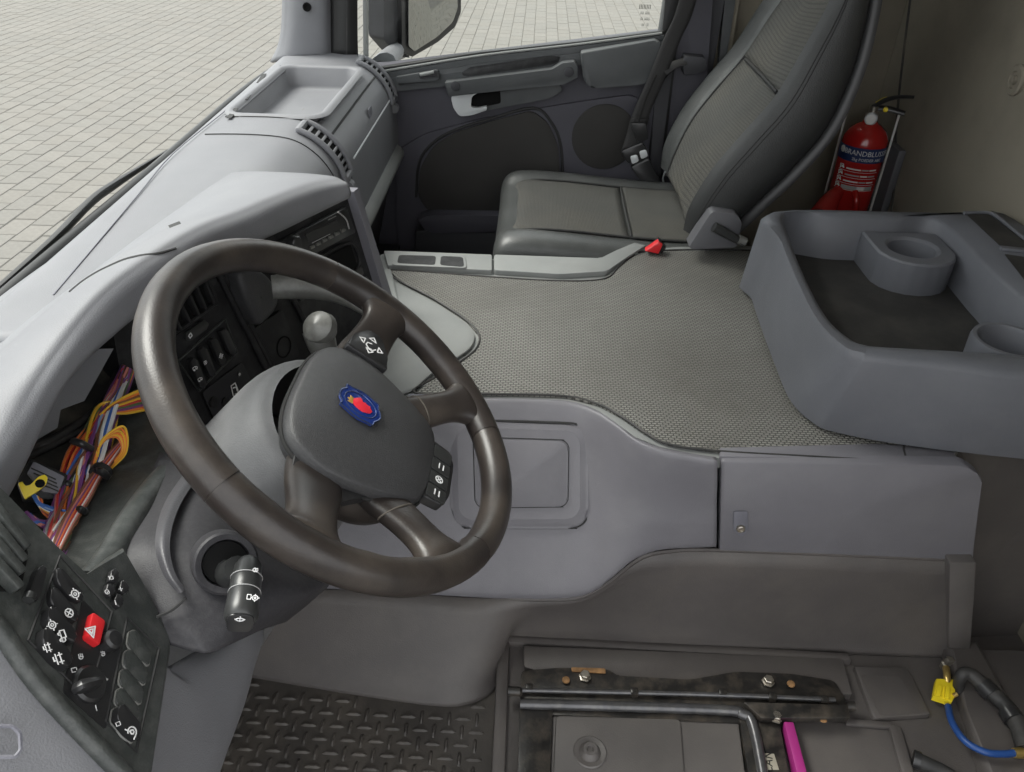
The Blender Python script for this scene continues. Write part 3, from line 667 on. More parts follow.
lb = prism('foil_label', zq([(760, 753), (774, 754), (779, 770), (764, 770)], fz + .001), UP, .0006, 'foil', sf, 0)
text('label_print', 'CAN', PZ(769, 762, fz + .0018), PZ(769, 754, fz) - PZ(769, 770, fz), UP, .018, 'seal', lb)
pan = thing('suspension_base', (.2, .5, PLZ), 'grey pressed plate with round dimple inside the seat frame', 'plate')
prism('plate', rquad(zq([(552, 715), (684, 720), (738, 722), (748, 800), (549, 800)], PLZ + .006), .08), UP, .006, 'plate_grey', pan, .004)
prism('raised_field', rquad(zq([(556, 717), (680, 721), (686, 800), (552, 800)], PLZ + .012), .06), UP, .006, 'plate_grey', pan, .003)
lathe('dimple', [(.027, 0), (.025, .002), (.017, .0), (.014, .006), (.011, .010), (.006, .010), (.004, .006), (0, .006)], PZ(590, 752, PLZ + .019), UP, 'plate_grey', pan, 28)
ms = beam('magenta_strip', PZ(787, 726, PLZ + .014), PZ(806, 800, PLZ + .014), .016, .026, UP, 'magenta', None, .002)
tag(ms, 'bright magenta edge strip lying beside the black seat frame', 'strip')

# ------------------------------------------------------------------ hoses and plugs at the rear corner of the platform
rib = thing('floor_duct', (.86, .6, 0), 'dark ribbed floor ridge under the hose in the rear corner', 'floor ridge')
prism('ridge', [PZ(u, v, PLZ) for u, v in ((940, 655), (972, 648), (1012, 720), (1030, 800), (985, 800), (962, 720))], UP, .028, 'floor_plastic', rib, .012, 3)
va = thing('air_valve', PZ(947, 665, PLZ), 'small brass air fitting at the foot of the tunnel', 'valve')
lathe('fitting', [(.012, 0), (.012, .012), (.009, .014), (.009, .022), (.006, .026), (0, .026)], PZ(946, 668, PLZ + .002), UP, 'steel', va, 6)
tube('spigot', [PZ(946, 668, PLZ + .022), PZ(947, 676, PLZ + .026), PZ(947, 684, PLZ + .02)], .006, 'brass', va, 10)
yc = thing('yellow_plug', PZ(942, 693, PLZ), 'bright yellow plastic connector hanging on a blue hose', 'plug')
prism('plug_body', zq([(934, 683), (952, 684), (953, 700), (949, 707), (943, 704), (931, 700)], PLZ + .012), UP, .014, 'yellow', yc, .002)
prism('plug_rib', zq([(937, 686), (942, 686), (940, 697), (935, 697)], PLZ + .026), UP, .003, 'yellow', yc, .001)
prism('plug_rib', zq([(945, 687), (950, 687), (949, 699), (944, 699)], PLZ + .026), UP, .003, 'yellow', yc, .001)
tag(tube('blue_hose', [PZ(948, 706, PLZ + .02), PZ(952, 722, PLZ + .03), PZ(965, 741, PLZ + .04), PZ(985, 752, PLZ + .045), PZ(1003, 754, PLZ + .045), PZ(1014, 753, PLZ + .045)], .0055, 'blue_hose', None, 10), 'thin blue air hose curving over the dark floor ridge', 'hose')
tag(lathe('brass_nipple', [(.0075, 0), (.0085, .006), (.0085, .014), (.005, .02), (0, .02)], PZ(1014, 753, PLZ + .045), (1, .05, 0), 'brass', None, 12), 'brass end fitting on the blue air hose', 'fitting')
bh = thing('wrapped_cable', PZ(985, 700, PLZ), 'thick black tape-wrapped cable loom over the floor ridge', 'cable')
tube('loom', [PZ(958, 690, PLZ + .02), PZ(961, 676, PLZ + .05), PZ(970, 674, PLZ + .055), PZ(985, 687, PLZ + .05), PZ(1003, 703, PLZ + .045), PZ(1018, 724, PLZ + .045), PZ(1026, 750, PLZ + .045)], [.009, .010, .011, .014, .013, .015, .014], 'rubber', bh, 12, 48)
tube('tape_wrap', [PZ(982, 684, PLZ + .051), PZ(992, 694, PLZ + .049)], .0155, 'gloss_black', bh, 12)
tube('tape_wrap', [PZ(1008, 711, PLZ + .045), PZ(1014, 720, PLZ + .045)], .0165, 'gloss_black', bh, 12)
tube('bare_ends', [PZ(953, 696, PLZ + .025), PZ(957, 694, PLZ + .028)], .004, 'brass', bh, 8)
co = thing('cable_stub', PZ(918, 762, PLZ), 'short black cable stub lying at the platform edge', 'cable')
tube('stub', [PZ(914, 759, PLZ + .012), PZ(926, 764, PLZ + .014), PZ(945, 772, PLZ + .014), PZ(965, 785, PLZ + .014)], [.012, .012, .010, .010], 'rubber', co, 12)
tube('stub_cap', [PZ(913, 758.5, PLZ + .012), PZ(920, 761, PLZ + .013)], .014, 'gloss_black', co, 12)

# ================================================================== DASHBOARD
dash = thing('dashboard', (-.5, 1.0, .5), 'grey plastic truck dashboard with raised instrument hood and passenger tray', 'dashboard')
def prof(y):   # windscreen side -> passenger side edge, in the XZ plane
    xf = -.684 - .028 * max(0, y - .67) / 1.2
    return [V(p) for p in ((xf, y, .716), (xf + .02, y, .738), (-.63, y, .744), (-.54, y, .745), (-.48, y, .738), (-.44, y, .715), (-.412, y, .68), (-.400, y, .64), (-.398, y, .57), (-.400, y, .50), (-.41, y, .485), (-.50, y, .47))]
TR = dict(x0=-.645, x1=-.462, y0=1.465, y1=1.885)
def in_tray(p): return (TR['x0'] < p.x < TR['x1'] and TR['y0'] < p.y < TR['y1'] and p.z > .7) or (p.y < 1.12 and p.x > -.52 and p.z < .7449)
ys = [.55 + i * (2.075 - .55) / 60 for i in range(61)]
rows = [spline(prof(y), 66) for y in ys]
end = [[p.lerp(V((-.55, 2.09, .6)), .06) + V((0, .008, 0)) for p in rows[-1]]]
loft('dash_top', rows + end, 'dash', dash, raw=True, skip=in_tray, t=.004, sharp=60)
mk('dash_end', [rows[-1][i] for i in range(0, 67, 3)], [list(range(23))], 'dash', dash, False)
# passenger tray: rounded rim, sloping walls, sunk floor
def trl(dx, dy, z, r): return [V(((TR['x0'] + TR['x1']) / 2 + x, (TR['y0'] + TR['y1']) / 2 + y, z if callable(z) is False else z(x))) for x, y in rr2(TR['x1'] - TR['x0'] + dx, TR['y1'] - TR['y0'] + dy, r, 6)]
loft('passenger_tray', [trl(.044, .044, .7445, .045), trl(.034, .034, .7495, .042), trl(.014, .014, .7495, .034), trl(.0, .0, .744, .03), trl(-.014, -.014, .704, .024), trl(-.022, -.022, .700, .022), trl(-.10, -.10, .700, .01), trl(-.182, -.40, .700, .0005)], 'dash', dash, raw=True, closed_u=True, sharp=60)
# seams of the passenger module
for y in (1.325, 1.445):
    tube('seam_line', [p + V((.0, 0, .0006)) for p in spline(prof(y), 40)[6:31]], .0016, 'seam', dash, 5, smooth_path=False)
tube('front_seam', [V((-.665 + .02 * 0, y, .7455)) if y > 1.2 else V((-.665 + (1.2 - y) * .12, y, .7455)) for y in (.66, .8, 1.0, 1.2, 1.45, 1.7, 1.9)], .0011, 'dash_low', dash, 5)
# lid seams
def onp(t, y): 
    s = spline(prof(y), 66); return s[int(t * 66)]
lid_pts = [onp(.475, y) + V((.001, 0, .001)) for y in (1.45, 1.6, 1.75, 1.9, 1.96)]
tube('lid_gap', lid_pts, .0028, 'seam', dash, 6)
tube('lid_edge', [onp(.635, y) + V((.001, 0, 0)) for y in (1.49, 1.6, 1.75, 1.9, 2.0)], .0022, 'silver', dash, 6)
pt = onp(.55, 1.74); prism('lid_button', rquad([pt + V((.003, -.02, .012)), pt + V((.003, .016, .012)), pt + V((.006, .012, -.006)), pt + V((.006, -.022, -.012))], .2), (.9, 0, .4), .002, 'dash_low', dash, .001)
tube('lower_lip', [V((-.398, y, .492)) for y in (1.2, 1.4, 1.7, 2.03)], .014, 'tunnel_grey', dash, 10, flat=1.6)
mk('lower_fascia', [(-.41, 1.2, .48), (-.41, 2.05, .48), (-.50, 2.05, .12), (-.50, 1.2, .12)], [(0, 1, 2, 3)], 'door_dark', dash, False)
box('footwell_box', (-.48, 1.78, .10), (.14, .5, .2), 'black_plastic', dash, .01)
# air vents at both ends of the passenger module
for y in (1.400, 2.00):
    sec = spline(prof(y), 66)
    ve = [sec[i] for i in range(24, 43)]
    nrm = [V((-(sec[i + 1] - sec[i - 1]).z, 0, (sec[i + 1] - sec[i - 1]).x)).normalized() * -1 for i in range(24, 43)]
    nrm = [n if n.dot(V((1, 0, 1))) > 0 else -n for n in nrm]
    vt = loft('vent', [[p + n * .002 + V((0, d, 0)) for p, n in zip(ve, nrm)] for d in (-.026, .026)], 'dark_hole', dash, raw=True)
    for d in (-.030, .030):
        tube('vent_rim', [p + n * .006 + V((0, d, 0)) for p, n in zip(ve, nrm)], .0065, 'dash', vt, 8, smooth_path=False)
    for k in range(2, 17, 2):
        p, n = ve[k], nrm[k]; b = beam('vent_fin', p + n * .003 + V((0, -.026, 0)), p + n * .003 + V((0, .026, 0)), .006, .003, n, 'dash', vt, .001)
    for q in (0, -1):
        box('vent_end', ve[q] + nrm[q] * .004, (.014, .062, .014), 'dash', vt, .005)
    p, n = sec[44], V((1, 0, .1)); lathe('vent_wheel', [(.012, -.01), (.013, 0), (.012, .01)], p + n * .004, (0, 1, 0), 'dash', vt, 16)
# defroster slots along the windscreen
DSL = []
for (u, v, du, dv) in ((262, 80, 6, -9), (249, 97, 6.5, -9), (233, 115, 7, -10), (151, 177, 11, -11), (110, 220, 9, -9), (84, 247, 15, -15), (4, 333, 9, -8)):
    DSL.append((u, v, du, dv))

# instrument hood
A_, B_, M_, K_, L_ = [], [], [], [], []
crest = [(-75, 570, .74), (0, 447, .83), (45, 372, .87), (100, 302, .92), (150, 263, .97), (200, 233, 1.03), (243, 216, 1.10), (280, 200, 1.17), (316, 187, 1.24), (342, 182, 1.29)]
lip = [(-60, 600, .74), (8, 488, .845), (60, 385, .885), (112, 333, .93), (160, 296, .98), (205, 264, 1.035), (250, 243, 1.105), (285, 227, 1.175), (320, 210, 1.24), (347, 197, 1.285)]
yA = [-.08, .16, .32, .46, .58, .70, .82, .92, 1.02, 1.10]
for k, ((u, v, d), (u2, v2, d2)) in enumerate(zip(crest, lip)):
    c = PD(u, v, d); l = PD(u2, v2, d2); y = yA[k]
    xb = -.60 - max(0, min(y, 1.1) - .6) * .08 if k else -.52
    xb += max(0, k - 4) * .022
    a = V((max(xb - .10, -.683), y - .02, .728)); b = V((xb, y + .02, .741 if k else .70))
    A_.append(a); B_.append(b)
    m1 = b.lerp(c, .55); m1.z = b.z + (c.z - b.z) * .72; M_.append(m1)
    m2 = b.lerp(c, .9); m2.z = b.z + (c.z - b.z) * 1.0 + .002; K_.append(m2)
    L_.append((c, l))
CR = [c for c, l in L_]; LP = [l for c, l in L_]
UN = [l + V((-.05, .01, -.004)) for l in LP]
hood = loft('instrument_hood', [A_, B_, M_, K_, CR, [c.lerp(l, .45) + V((.006, 0, .004)) for c, l in L_], LP, UN], 'dash', dash, 70, 56, t=.003, sharp=80)
dtop = [o for o in dash.children if o.name.startswith('dash_top')][0]
for (u, v, du, dv) in DSL:
    src = dtop if u > 160 else hood
    a, b = hit(u - du / 2, v - dv / 2, src, .004), hit(u + du / 2, v + dv / 2, src, .004)
    beam('defroster_slot', a, b, .010, .0012, (0, 0, 1), 'seam', dash, 0)
tube('hood_seam', [hit(u, v, hood, .003) for u, v in ((72, 294), (84, 284), (98, 275), (112, 268), (126, 262), (142, 258), (158, 255), (175, 250))], .0016, 'seam', dash, 5)

# ------------------------------------------------------------------ centre stack
SP = Plane((-.33, 1.11, .722), (.33, .94, 0), (.94, -.33, .10))
st = thing('centre_stack', SP.px(260, 340), 'black angled switch panel with radio and vents behind the steering wheel', 'control panel')
def sq(lst, h=0.0): return [SP.px(u, v, h) for u, v in lst]
prism('stack_face', sq([(112, 326), (150, 296), (205, 260), (265, 236), (348, 193), (378, 290), (388, 330), (370, 430), (240, 500), (150, 470), (125, 400)], -.002), SP.n, 0, 'black_plastic', st, 0, below=.05)
bar = prism('stack_side_bar', rquad(sq([(346, 191), (351, 187), (388, 304), (379, 300)], .0), .1), SP.n, .016, 'dash_bar', st, .006, below=.14)
# left vent
prism('vent_hollow', rquad(sq([(158, 322), (200, 268), (214, 303), (168, 342)]), .1), SP.n, .0015, 'dark_hole', st, 0)
for (a, b) in (((199, 273), (211, 303)), ((191, 280), (203, 309)), ((183, 287), (196, 315)), ((175, 297), (187, 322)), ((168, 308), (178, 330))):
    beam('vent_fin', SP.px(*a, .006), SP.px(*b, .006), .004, .014, SP.n, 'black_plastic', st, .001)
tube('vent_rim', sq([(158, 342), (185, 326), (212, 306), (216, 300), (204, 270)], .004), .003, 'black_plastic', st, 6)
lathe('vent_badge', [(.007, 0), (.007, .003), (.004, .004), (0, .004)], SP.px(211, 281), SP.n, 'stalk', st, 14)
# ridges dividing the panel
for pts in (((215, 266), (240, 316), (289, 412)), ((268, 262), (300, 312), (330, 380)), ((222, 270), (246, 318), (294, 408))):
    tube('panel_ridge', sq(pts, .003), .005, 'black_plastic', st, 8)
s = prism('slot_switch', rquad(sq([(184, 333), (202, 319), (207, 323), (205, 329), (188, 341), (184, 339)]), .3), SP.n, .004, 'stalk', st, .001)
ribbon('icon', [[SP.px(188.5, 336, .0045), SP.px(190.5, 333, .0045), SP.px(192, 335.5, .0045), SP.px(190, 338, .0045), SP.px(188.5, 336, .0045)]], .0016, SP.n, 'white_print', s)
tube('pocket_frame', sq([(178, 361), (225, 319), (237, 352), (199, 391)], .002), .0018, 'panel_green', st, 6, closed=True, smooth_path=False, res=4)
rock = [((186, 361), (189, 357), (193, 359), (203, 383), (200, 389), (196, 386)), ((196, 350), (200, 346), (204, 348), (213, 372), (210, 378), (206, 374)), ((207, 341), (211, 337), (215, 340), (224, 361), (221, 366), (217, 363)), ((217, 331), (221, 328), (225, 330), (234, 351), (231, 356), (227, 353))]
def icon_lines(P, c, s, kind, ang=0):
    """tiny pictograms as strokes; P maps local 2-D (metres) to 3-D"""
    ca, sa = math.cos(ang), math.sin(ang)
    T = lambda x, y: P(c[0] + (x * ca - y * sa) * s, c[1] + (x * sa + y * ca) * s)
    def circ(r, x=0, y=0, n=10, a0=0, a1=2 * PI): return [T(x + r * math.cos(a0 + (a1 - a0) * i / n), y + r * math.sin(a0 + (a1 - a0) * i / n)) for i in range(n + 1)]
    if kind == 'truck': return [[T(-1, -.4), T(-1, .5), T(.3, .5), T(.3, -.4), T(-1, -.4)], [T(.3, .2), T(.8, .2), T(1, -.1), T(1, -.4), T(.3, -.4)], circ(.22, -.5, -.6, 8), circ(.22, .6, -.6, 8)]
    if kind == 'lamp': return [circ(.6, -.3, 0, 8, -PI / 2, PI / 2) + [T(-.3, -.6)], [T(-.5, .5), T(-1, .5)], [T(-.5, 0), T(-1.1, 0)], [T(-.5, -.5), T(-1, -.5)]]
    if kind == 'ring': return [circ(.7)]
    if kind == 'ringx': return [circ(.8), [T(-.5, -.5), T(.5, .5)], [T(-.5, .5), T(.5, -.5)]]
    if kind == 'gear': return [circ(.75), circ(.3, n=6), [T(-1.1, 0), T(-.7, 0)], [T(.7, 0), T(1.1, 0)], [T(0, .7), T(0, 1.1)], [T(0, -.7), T(0, -1.1)]]
    if kind == 'tri': return [[T(-.9, -.7), T(.9, -.7), T(0, .9), T(-.9, -.7)], [T(-.4, -.4), T(.4, -.4), T(0, .35), T(-.4, -.4)]]
    if kind == 'box': return [[T(-.5, -.7), T(.5, -.7), T(.5, .7), T(-.5, .7), T(-.5, -.7)]]
    if kind == 'plus': return [[T(-.7, 0), T(.7, 0)], [T(0, -.7), T(0, .7)]]
    if kind == 'minus': return [[T(-.7, 0), T(.7, 0)]]
    if kind == 'clock': return [circ(.75), [T(0, .5), T(0, 0), T(.4, 0)]]
    if kind == 'axle': return [[T(-1, .5), T(1, .5)], [T(-.6, .1), T(-.6, .9)], [T(.6, .1), T(.6, .9)], [T(-.9, -.3), T(.9, -.3)], [T(-.5, -.8), T(.2, -.8), T(.2, -.3)]]
    if kind == 'wiper': return [circ(1.0, 0, -.5, 8, PI * .2, PI * .8), circ(.4, 0, -.5, 6, PI * .2, PI * .8), [T(0, -.6), T(0, .6)], [T(-.9, .1), T(-.35, -.2)], [T(.9, .1), T(.35, -.2)]]
    if kind == 'swirl': return [circ(.8, 0, 0, 10, .3, PI * 1.4), circ(.35, 0, 0, 6), [T(-1, -.9), T(-.4, -.4)], [T(.8, .2), T(1.1, -.4)]]
    if kind == 'arrows': return [[T(-1, 0), T(-.6, .3), T(-.6, -.3), T(-1, 0)], [T(1, 0), T(.6, .3), T(.6, -.3), T(1, 0)], [T(0, 1), T(-.3, .6), T(.3, .6), T(0, 1)], [T(0, -1), T(-.3, -.6), T(.3, -.6), T(0, -1)]]
    return []
def icon(P, px, h, s, kind, parent, ang=0, wd=None, m='white_print'):
    p = P.px(px[0], px[1], h); c = P.loc(p)
    ribbon('icon', icon_lines(lambda x, y: P.at(x, y, h), c, s * .85, kind, ang), wd or s * .16, P.n, m, parent)
SANG = math.atan2(*reversed(SP.loc(SP.px(220, 340) - (SP.px(200, 340) - SP.o))))
for k, r_ in enumerate(rock):
    b = prism('rocker_switch', rquad(sq(r_, .001), .25), SP.n, .006 + .002 * (k == 0), 'gloss_black', st, .002)
    if k < 3:
        ctr = [(195, 368), (206, 362), (221, 356)][k]
        icon(SP, ctr, .0095, .0048, ['truck', 'lamp', 'gear'][k], b)
        if k == 0: icon(SP, (200, 379), .0095, .0045, 'truck', b)
lowp = prism('lower_field', rquad(sq([(202, 392), (242, 362), (258, 396), (232, 440), (214, 420)]), .1), SP.n, .001, 'gloss_black', st, 0)
for (u, v) in ((212.6, 402), (224.7, 402), (220, 417)):
    lathe('blank_plug', [(.008, 0), (.008, .003), (.006, .004), (0, .004)], SP.px(u, v), SP.n, 'black_plastic', st, 14)
for (u, v) in ((239, 374), (248, 391)):
    lathe('warning_lamp', [(.005, 0), (.005, .002), (0, .003)], SP.px(u, v), SP.n, 'stalk', st, 10)
    icon(SP, (u + 1, v), .0035, .0035, 'lamp', st)
# white cab pictogram
cp = [(231, 386), (235, 383), (238, 390), (240, 397), (237, 401), (233, 395), (231, 386)]
ribbon('icon', [sq(cp, .002), sq([(233, 388), (236, 387), (238, 393), (235, 394)], .002)], .0018, SP.n, 'white_print', lowp)
icon(SP, (240.5, 399), .002, .0045, 'ring', lowp, wd=.0016)
prism('corner_switch', rquad(sq([(200, 428), (206, 424), (209, 434), (203, 437)]), .2), SP.n, .004, 'stalk', st, .001)
# lobed pod
lob = [(225, 271), (240, 267), (255, 276), (264, 294), (262, 307), (253, 318), (244, 323), (236, 309), (229, 294)]
l0 = sq(lob, .0); lc = sum(l0, V()) / len(l0)
loft('round_pod', [l0, [p + SP.n * .02 for p in l0], [p.lerp(lc, .12) + SP.n * .028 for p in l0], [p.lerp(lc, .5) + SP.n * .030 for p in l0], [p.lerp(lc, .97) + SP.n * .028 for p in l0]], 'hub_grey', st, 36, 14, closed_u=True)
prism('blank_cover', rquad(sq([(249, 331), (281, 309), (299, 354), (268, 382)]), .12), SP.n, .003, 'black_plastic', st, .001)
tube('round_cap', [SP.px(284, 347, .004) + (SP.ux * math.cos(a) + SP.uy * math.sin(a)) * .017 for a in [2 * PI * i / 20 for i in range(20)]], .0012, 'dark_hole', st, 5, closed=True, res=40)
# radio
rd = prism('radio', rquad(sq([(274, 243), (343, 207), (352, 232), (306, 256)]), .06), SP.n, .008, 'gloss_black', st, .002)
prism('radio_display', rquad(sq([(305, 234), (337, 220), (340, 229), (308, 242)], .008), .08), SP.n, .0008, 'stalk', rd, 0)
for t in range(6):
    u, v = 311 + t * 6.2, 247.5 - t * 3.35
    prism('radio_button', rquad(sq([(u - 2, v - 1), (u + 2, v - 3), (u + 3, v), (u - 1, v + 2)], .008), .3), SP.n, .003, 'stalk_grey', rd, .001)
lathe('radio_knob', [(.013, 0), (.012, .012), (.010, .014), (0, .014)], SP.px(291, 243, .008), SP.n, 'stalk', rd, 18)
lathe('radio_port', [(.006, 0), (.006, .002), (0, .002)], SP.px(297, 238, .008), SP.n, 'stalk_grey', rd, 12)
tube('radio_trim', sq([(338, 212), (346, 219), (349, 229)], .009), .0015, 'grey_print', rd, 5)
ribbon('radio_print', [sq([(328, 220), (336, 216)], .0088), sq([(312, 243), (330, 234)], .0088)], .0012, SP.n, 'grey_print', rd)
# open slot under the radio and small controls
tube('slot_frame', sq([(316, 262), (351, 243), (359, 266), (336, 280)], .002), .003, 'black_plastic', st, 6, closed=True, res=24)
prism('open_slot', rquad(sq([(317, 262), (350, 244), (357, 266), (335, 279)]), .1), SP.n, .001, 'dark_hole', st, 0)
for (u, v) in ((352, 276), (358, 272), (364, 282), (300, 296)):
    prism('small_button', rquad(sq([(u - 4, v - 2), (u + 2, v - 6), (u + 4, v + 2), (u - 1, v + 6)]), .25), SP.n, .005, 'stalk', st, .0015)
for (u, v) in ((353, 276), (365, 282), (301, 297)): icon(SP, (u, v), .0055, .003, 'box', st)

# ------------------------------------------------------------------ light switch panel at the driver's left
LPn = Plane((-.298, .219, .659), (.067, -.013, -.097), (.826, .114, .556))
lp = thing('light_switch_panel', LPn.px(90, 640), 'dark green-black switch panel with red hazard button and rotary lamp switch', 'control panel')
def pq(lst, h=0.0): return [LPn.px(u, v, h) for u, v in lst]
po = [(-40, 455), (0, 493), (57, 552), (84, 581), (100, 566), (121, 549), (145, 594), (168, 638), (168, 652), (148, 772), (146, 800), (125, 775), (94, 745), (38, 684), (0, 631), (-40, 590)]
prism('panel_face', pq(po, -.004), LPn.n, .004, 'panel_green', lp, .003, below=.03)
tube('panel_edge', pq([(-40, 590), (0, 631), (38, 684), (94, 745), (128, 779)], .0), .007, 'panel_green', lp, 8)
prism('vent_hollow', rquad(pq([(-60, 470), (2, 512), (28, 552), (20, 592), (-60, 590)], .0), .12), LPn.n, .0008, 'dark_hole', lp, 0)
for (a, b) in (((-10, 505), (25, 550)), ((-10, 524), (22, 563)), ((-10, 540), (20, 575)), ((-10, 560), (18, 590))):
    beam('vent_fin', LPn.px(*a, .006), LPn.px(*b, .006), .007, .012, LPn.n, 'panel_green', lp, .002)
sl_ = prism('slider', rquad(pq([(25, 603), (24, 594), (32, 572), (38, 568), (41, 574), (35, 598), (31, 605)], .0), .3), LPn.n, .007, 'gloss_black', lp, .003)
tube('slider_grip', pq([(28, 600), (31, 594)], .008), .004, 'stalk', sl_, 8)
ox = lambda l, dx, dy: [(u + dx, v + dy) for u, v in l]
tube('switch_frame', pq([(60, 556), (112, 612), (88, 700), (28, 640)], .0005), .0012, 'seam', lp, 5, closed=True, smooth_path=False, res=4)
rk = [[(52, 571), (57, 570), (80, 596), (78, 605), (66, 600), (53, 585)], [(47, 590), (52, 590), (75, 616), (73, 625), (60, 619), (46, 605)],
      [(41, 612), (47, 611), (70, 638), (67, 648), (54, 640), (40, 626)], [(36, 633), (41, 632), (66, 661), (61, 674), (48, 664), (34, 648)]]
ik = [((75, 594), 'gear'), ((69, 613), 'ringx'), ((63, 636), 'truck'), ((58, 659), 'axle')]
for k, (r_, (c, kd)) in enumerate(zip(rk, ik)):
    b = prism('rocker_switch', rquad(pq(r_), .3), LPn.n, .005 + (.004 if k > 1 else 0), 'gloss_black', lp, .002)
    icon(LPn, c, .0055 + (.004 if k > 1 else 0), .005, kd, b, -.6)
    if k == 2: icon(LPn, (52, 625), .0095, .0045, 'gear', b, -.6)
    if k == 3: icon(LPn, (47, 648), .0095, .004, 'axle', b, -.6)
prism('gloss_field', rquad(pq([(82, 600), (122, 640), (105, 730), (62, 692)]), .06), LPn.n, .0008, 'gloss_black', lp, 0)
hz = prism('hazard_button', rquad(pq([(87, 615), (100, 624), (94, 649), (81, 640)]), .2), LPn.n, .007, 'red_switch', lp, .002)
icon(LPn, (91.5, 632), .0075, .006, 'tri', hz, -2.2)
k1 = lathe('dimmer_knob', [(.0085, 0), (.008, .008), (.006, .010), (0, .011)], LPn.px(107, 643), LPn.n, 'gloss_black', lp, 20)
icon(LPn, (103, 655), .0012, .003, 'lamp', lp, -.8)
k2 = lathe('rotary_switch', [(.0145, 0), (.014, .003), (.012, .005), (0, .005)], LPn.px(88, 685), LPn.n, 'gloss_black', lp, 28)
beam('rotary_grip', LPn.px(75, 688, .012), LPn.px(99, 682, .012), .009, .014, LPn.n, 'gloss_black', k2, .006)
for c, kd in (((81, 658), 'lamp'), ((104, 680), 'gear'), ((74, 670), 'box'), ((96, 708), 'minus')): icon(LPn, c, .0012, .0035, kd, lp, -.7)
tube('slot_frame', pq([(127, 618), (159, 649), (136, 752), (106, 722)], .0005), .0012, 'seam', lp, 5, closed=True, smooth_path=False, res=4)
sl0 = [(128, 633), (134, 630), (151, 652), (148, 667), (138, 660), (126, 645)]
for k in range(5):
    r_ = ox(sl0, -4.1 * k, 19.3 * k); 
    b = prism('blank_slot' if k < 4 else 'rocker_switch', rquad(pq(r_), .3), LPn.n, .002 if k < 4 else .008, 'panel_green' if k < 4 else 'gloss_black', lp, .001)
    tube('slot_outline', rquad(pq(r_, .001), .3), .0009, 'stalk_grey', b, 5, closed=True, res=48)  # lighter grey paints the gloss highlight of the slot edge
    if k == 4: icon(LPn, (132, 732), .0085, .0055, 'swirl', b, -.4); icon(LPn, (118, 724), .0085, .003, 'box', b, -.6)
bt = [[(108, 572), (113, 570), (116, 578), (112, 586), (106, 583)], [(118, 582), (123, 583), (126, 592), (121, 597), (115, 591)], [(104, 585), (110, 587), (112, 594), (107, 600), (102, 594)], [(113, 595), (118, 598), (120, 605), (116, 611), (110, 604)]]
bk = ['box', 'plus', 'clock', 'minus']
for r_, kd in zip(bt, bk):
    b = prism('push_button', rquad(pq(r_, .001), .3), LPn.n, .005, 'gloss_black', lp, .002)
    cx = sum(u for u, v in r_) / 5; cy = sum(v for u, v in r_) / 5; icon(LPn, (cx, cy), .0066, .003, kd, b, -.7)
# dash end nearest the driver door
e0 = pq([(-60, 560), (-40, 590), (0, 631), (38, 684), (94, 745), (130, 782), (160, 830)], -.002)
loft('dash_end_cover', [e0, [p + V((-.004, -.03, .0)) for p in e0], [p + V((-.02, -.12, -.025)) for p in e0], [p + V((-.05, -.22, -.12)) for p in e0]], 'dash', dash, 30, 14, t=.003)
ep = Plane(e0[2] + V((-.012, -.075, -.010)), (1, 0, 0), (.5, -.25, .8))
tube('end_cap_slot', rquad([ep.px(u, v) for u, v in ((-12, 726), (12, 726), (20, 733), (21, 750), (15, 757), (-12, 757))], .3), .0014, 'dash_low', dash, 5, closed=True, res=40)
loft('left_end_panel', [[LP[0], LP[0].lerp(LP[1], .5), LP[1]], [e0[0] + V((-.01, .02, -.01)), pq([(-50, 520)], -.01)[0], pq([(-20, 476)], -.01)[0]]], 'dash', dash, 8, 6, t=.003)
# lower knee cover
kn = [[V((-.285, .02, .64)), V((-.29, .12, .655)), V((-.298, .205, .648)), PX(165, 668, -.302), PX(205, 645, -.305), PX(245, 617, -.305), PX(264, 597, -.308)],
      [V((-.285, .02, .55)), V((-.285, .12, .56)), V((-.285, .20, .57)), V((-.285, .24, .56)), V((-.285, .30, .54)), V((-.288, .35, .52)), PX(262, 615, -.30)],
      [V((-.30, .0, .44)), V((-.295, .10, .44)), V((-.295, .18, .445)), V((-.295, .23, .45)), V((-.295, .29, .45)), PX(248, 680, -.298), PX(258, 645, -.30)],
      [V((-.40, .0, .36)), V((-.40, .10, .36)), V((-.40, .18, .36)), V((-.40, .23, .36)), V((-.40, .29, .37)), V((-.40, .36, .38)), V((-.40, .42, .40))]]
kc = loft('knee_cover', kn, 'dash', dash, 36, 24, t=.003)
# rear side of the dashboard shell under the instruments
mk('lower_bulkhead', [(-.52, -.05, .68), (-.52, 1.2, .60), (-.62, 1.2, -.02), (-.62, -.05, -.02)], [(0, 1, 2, 3)], 'black_plastic', dash, False)

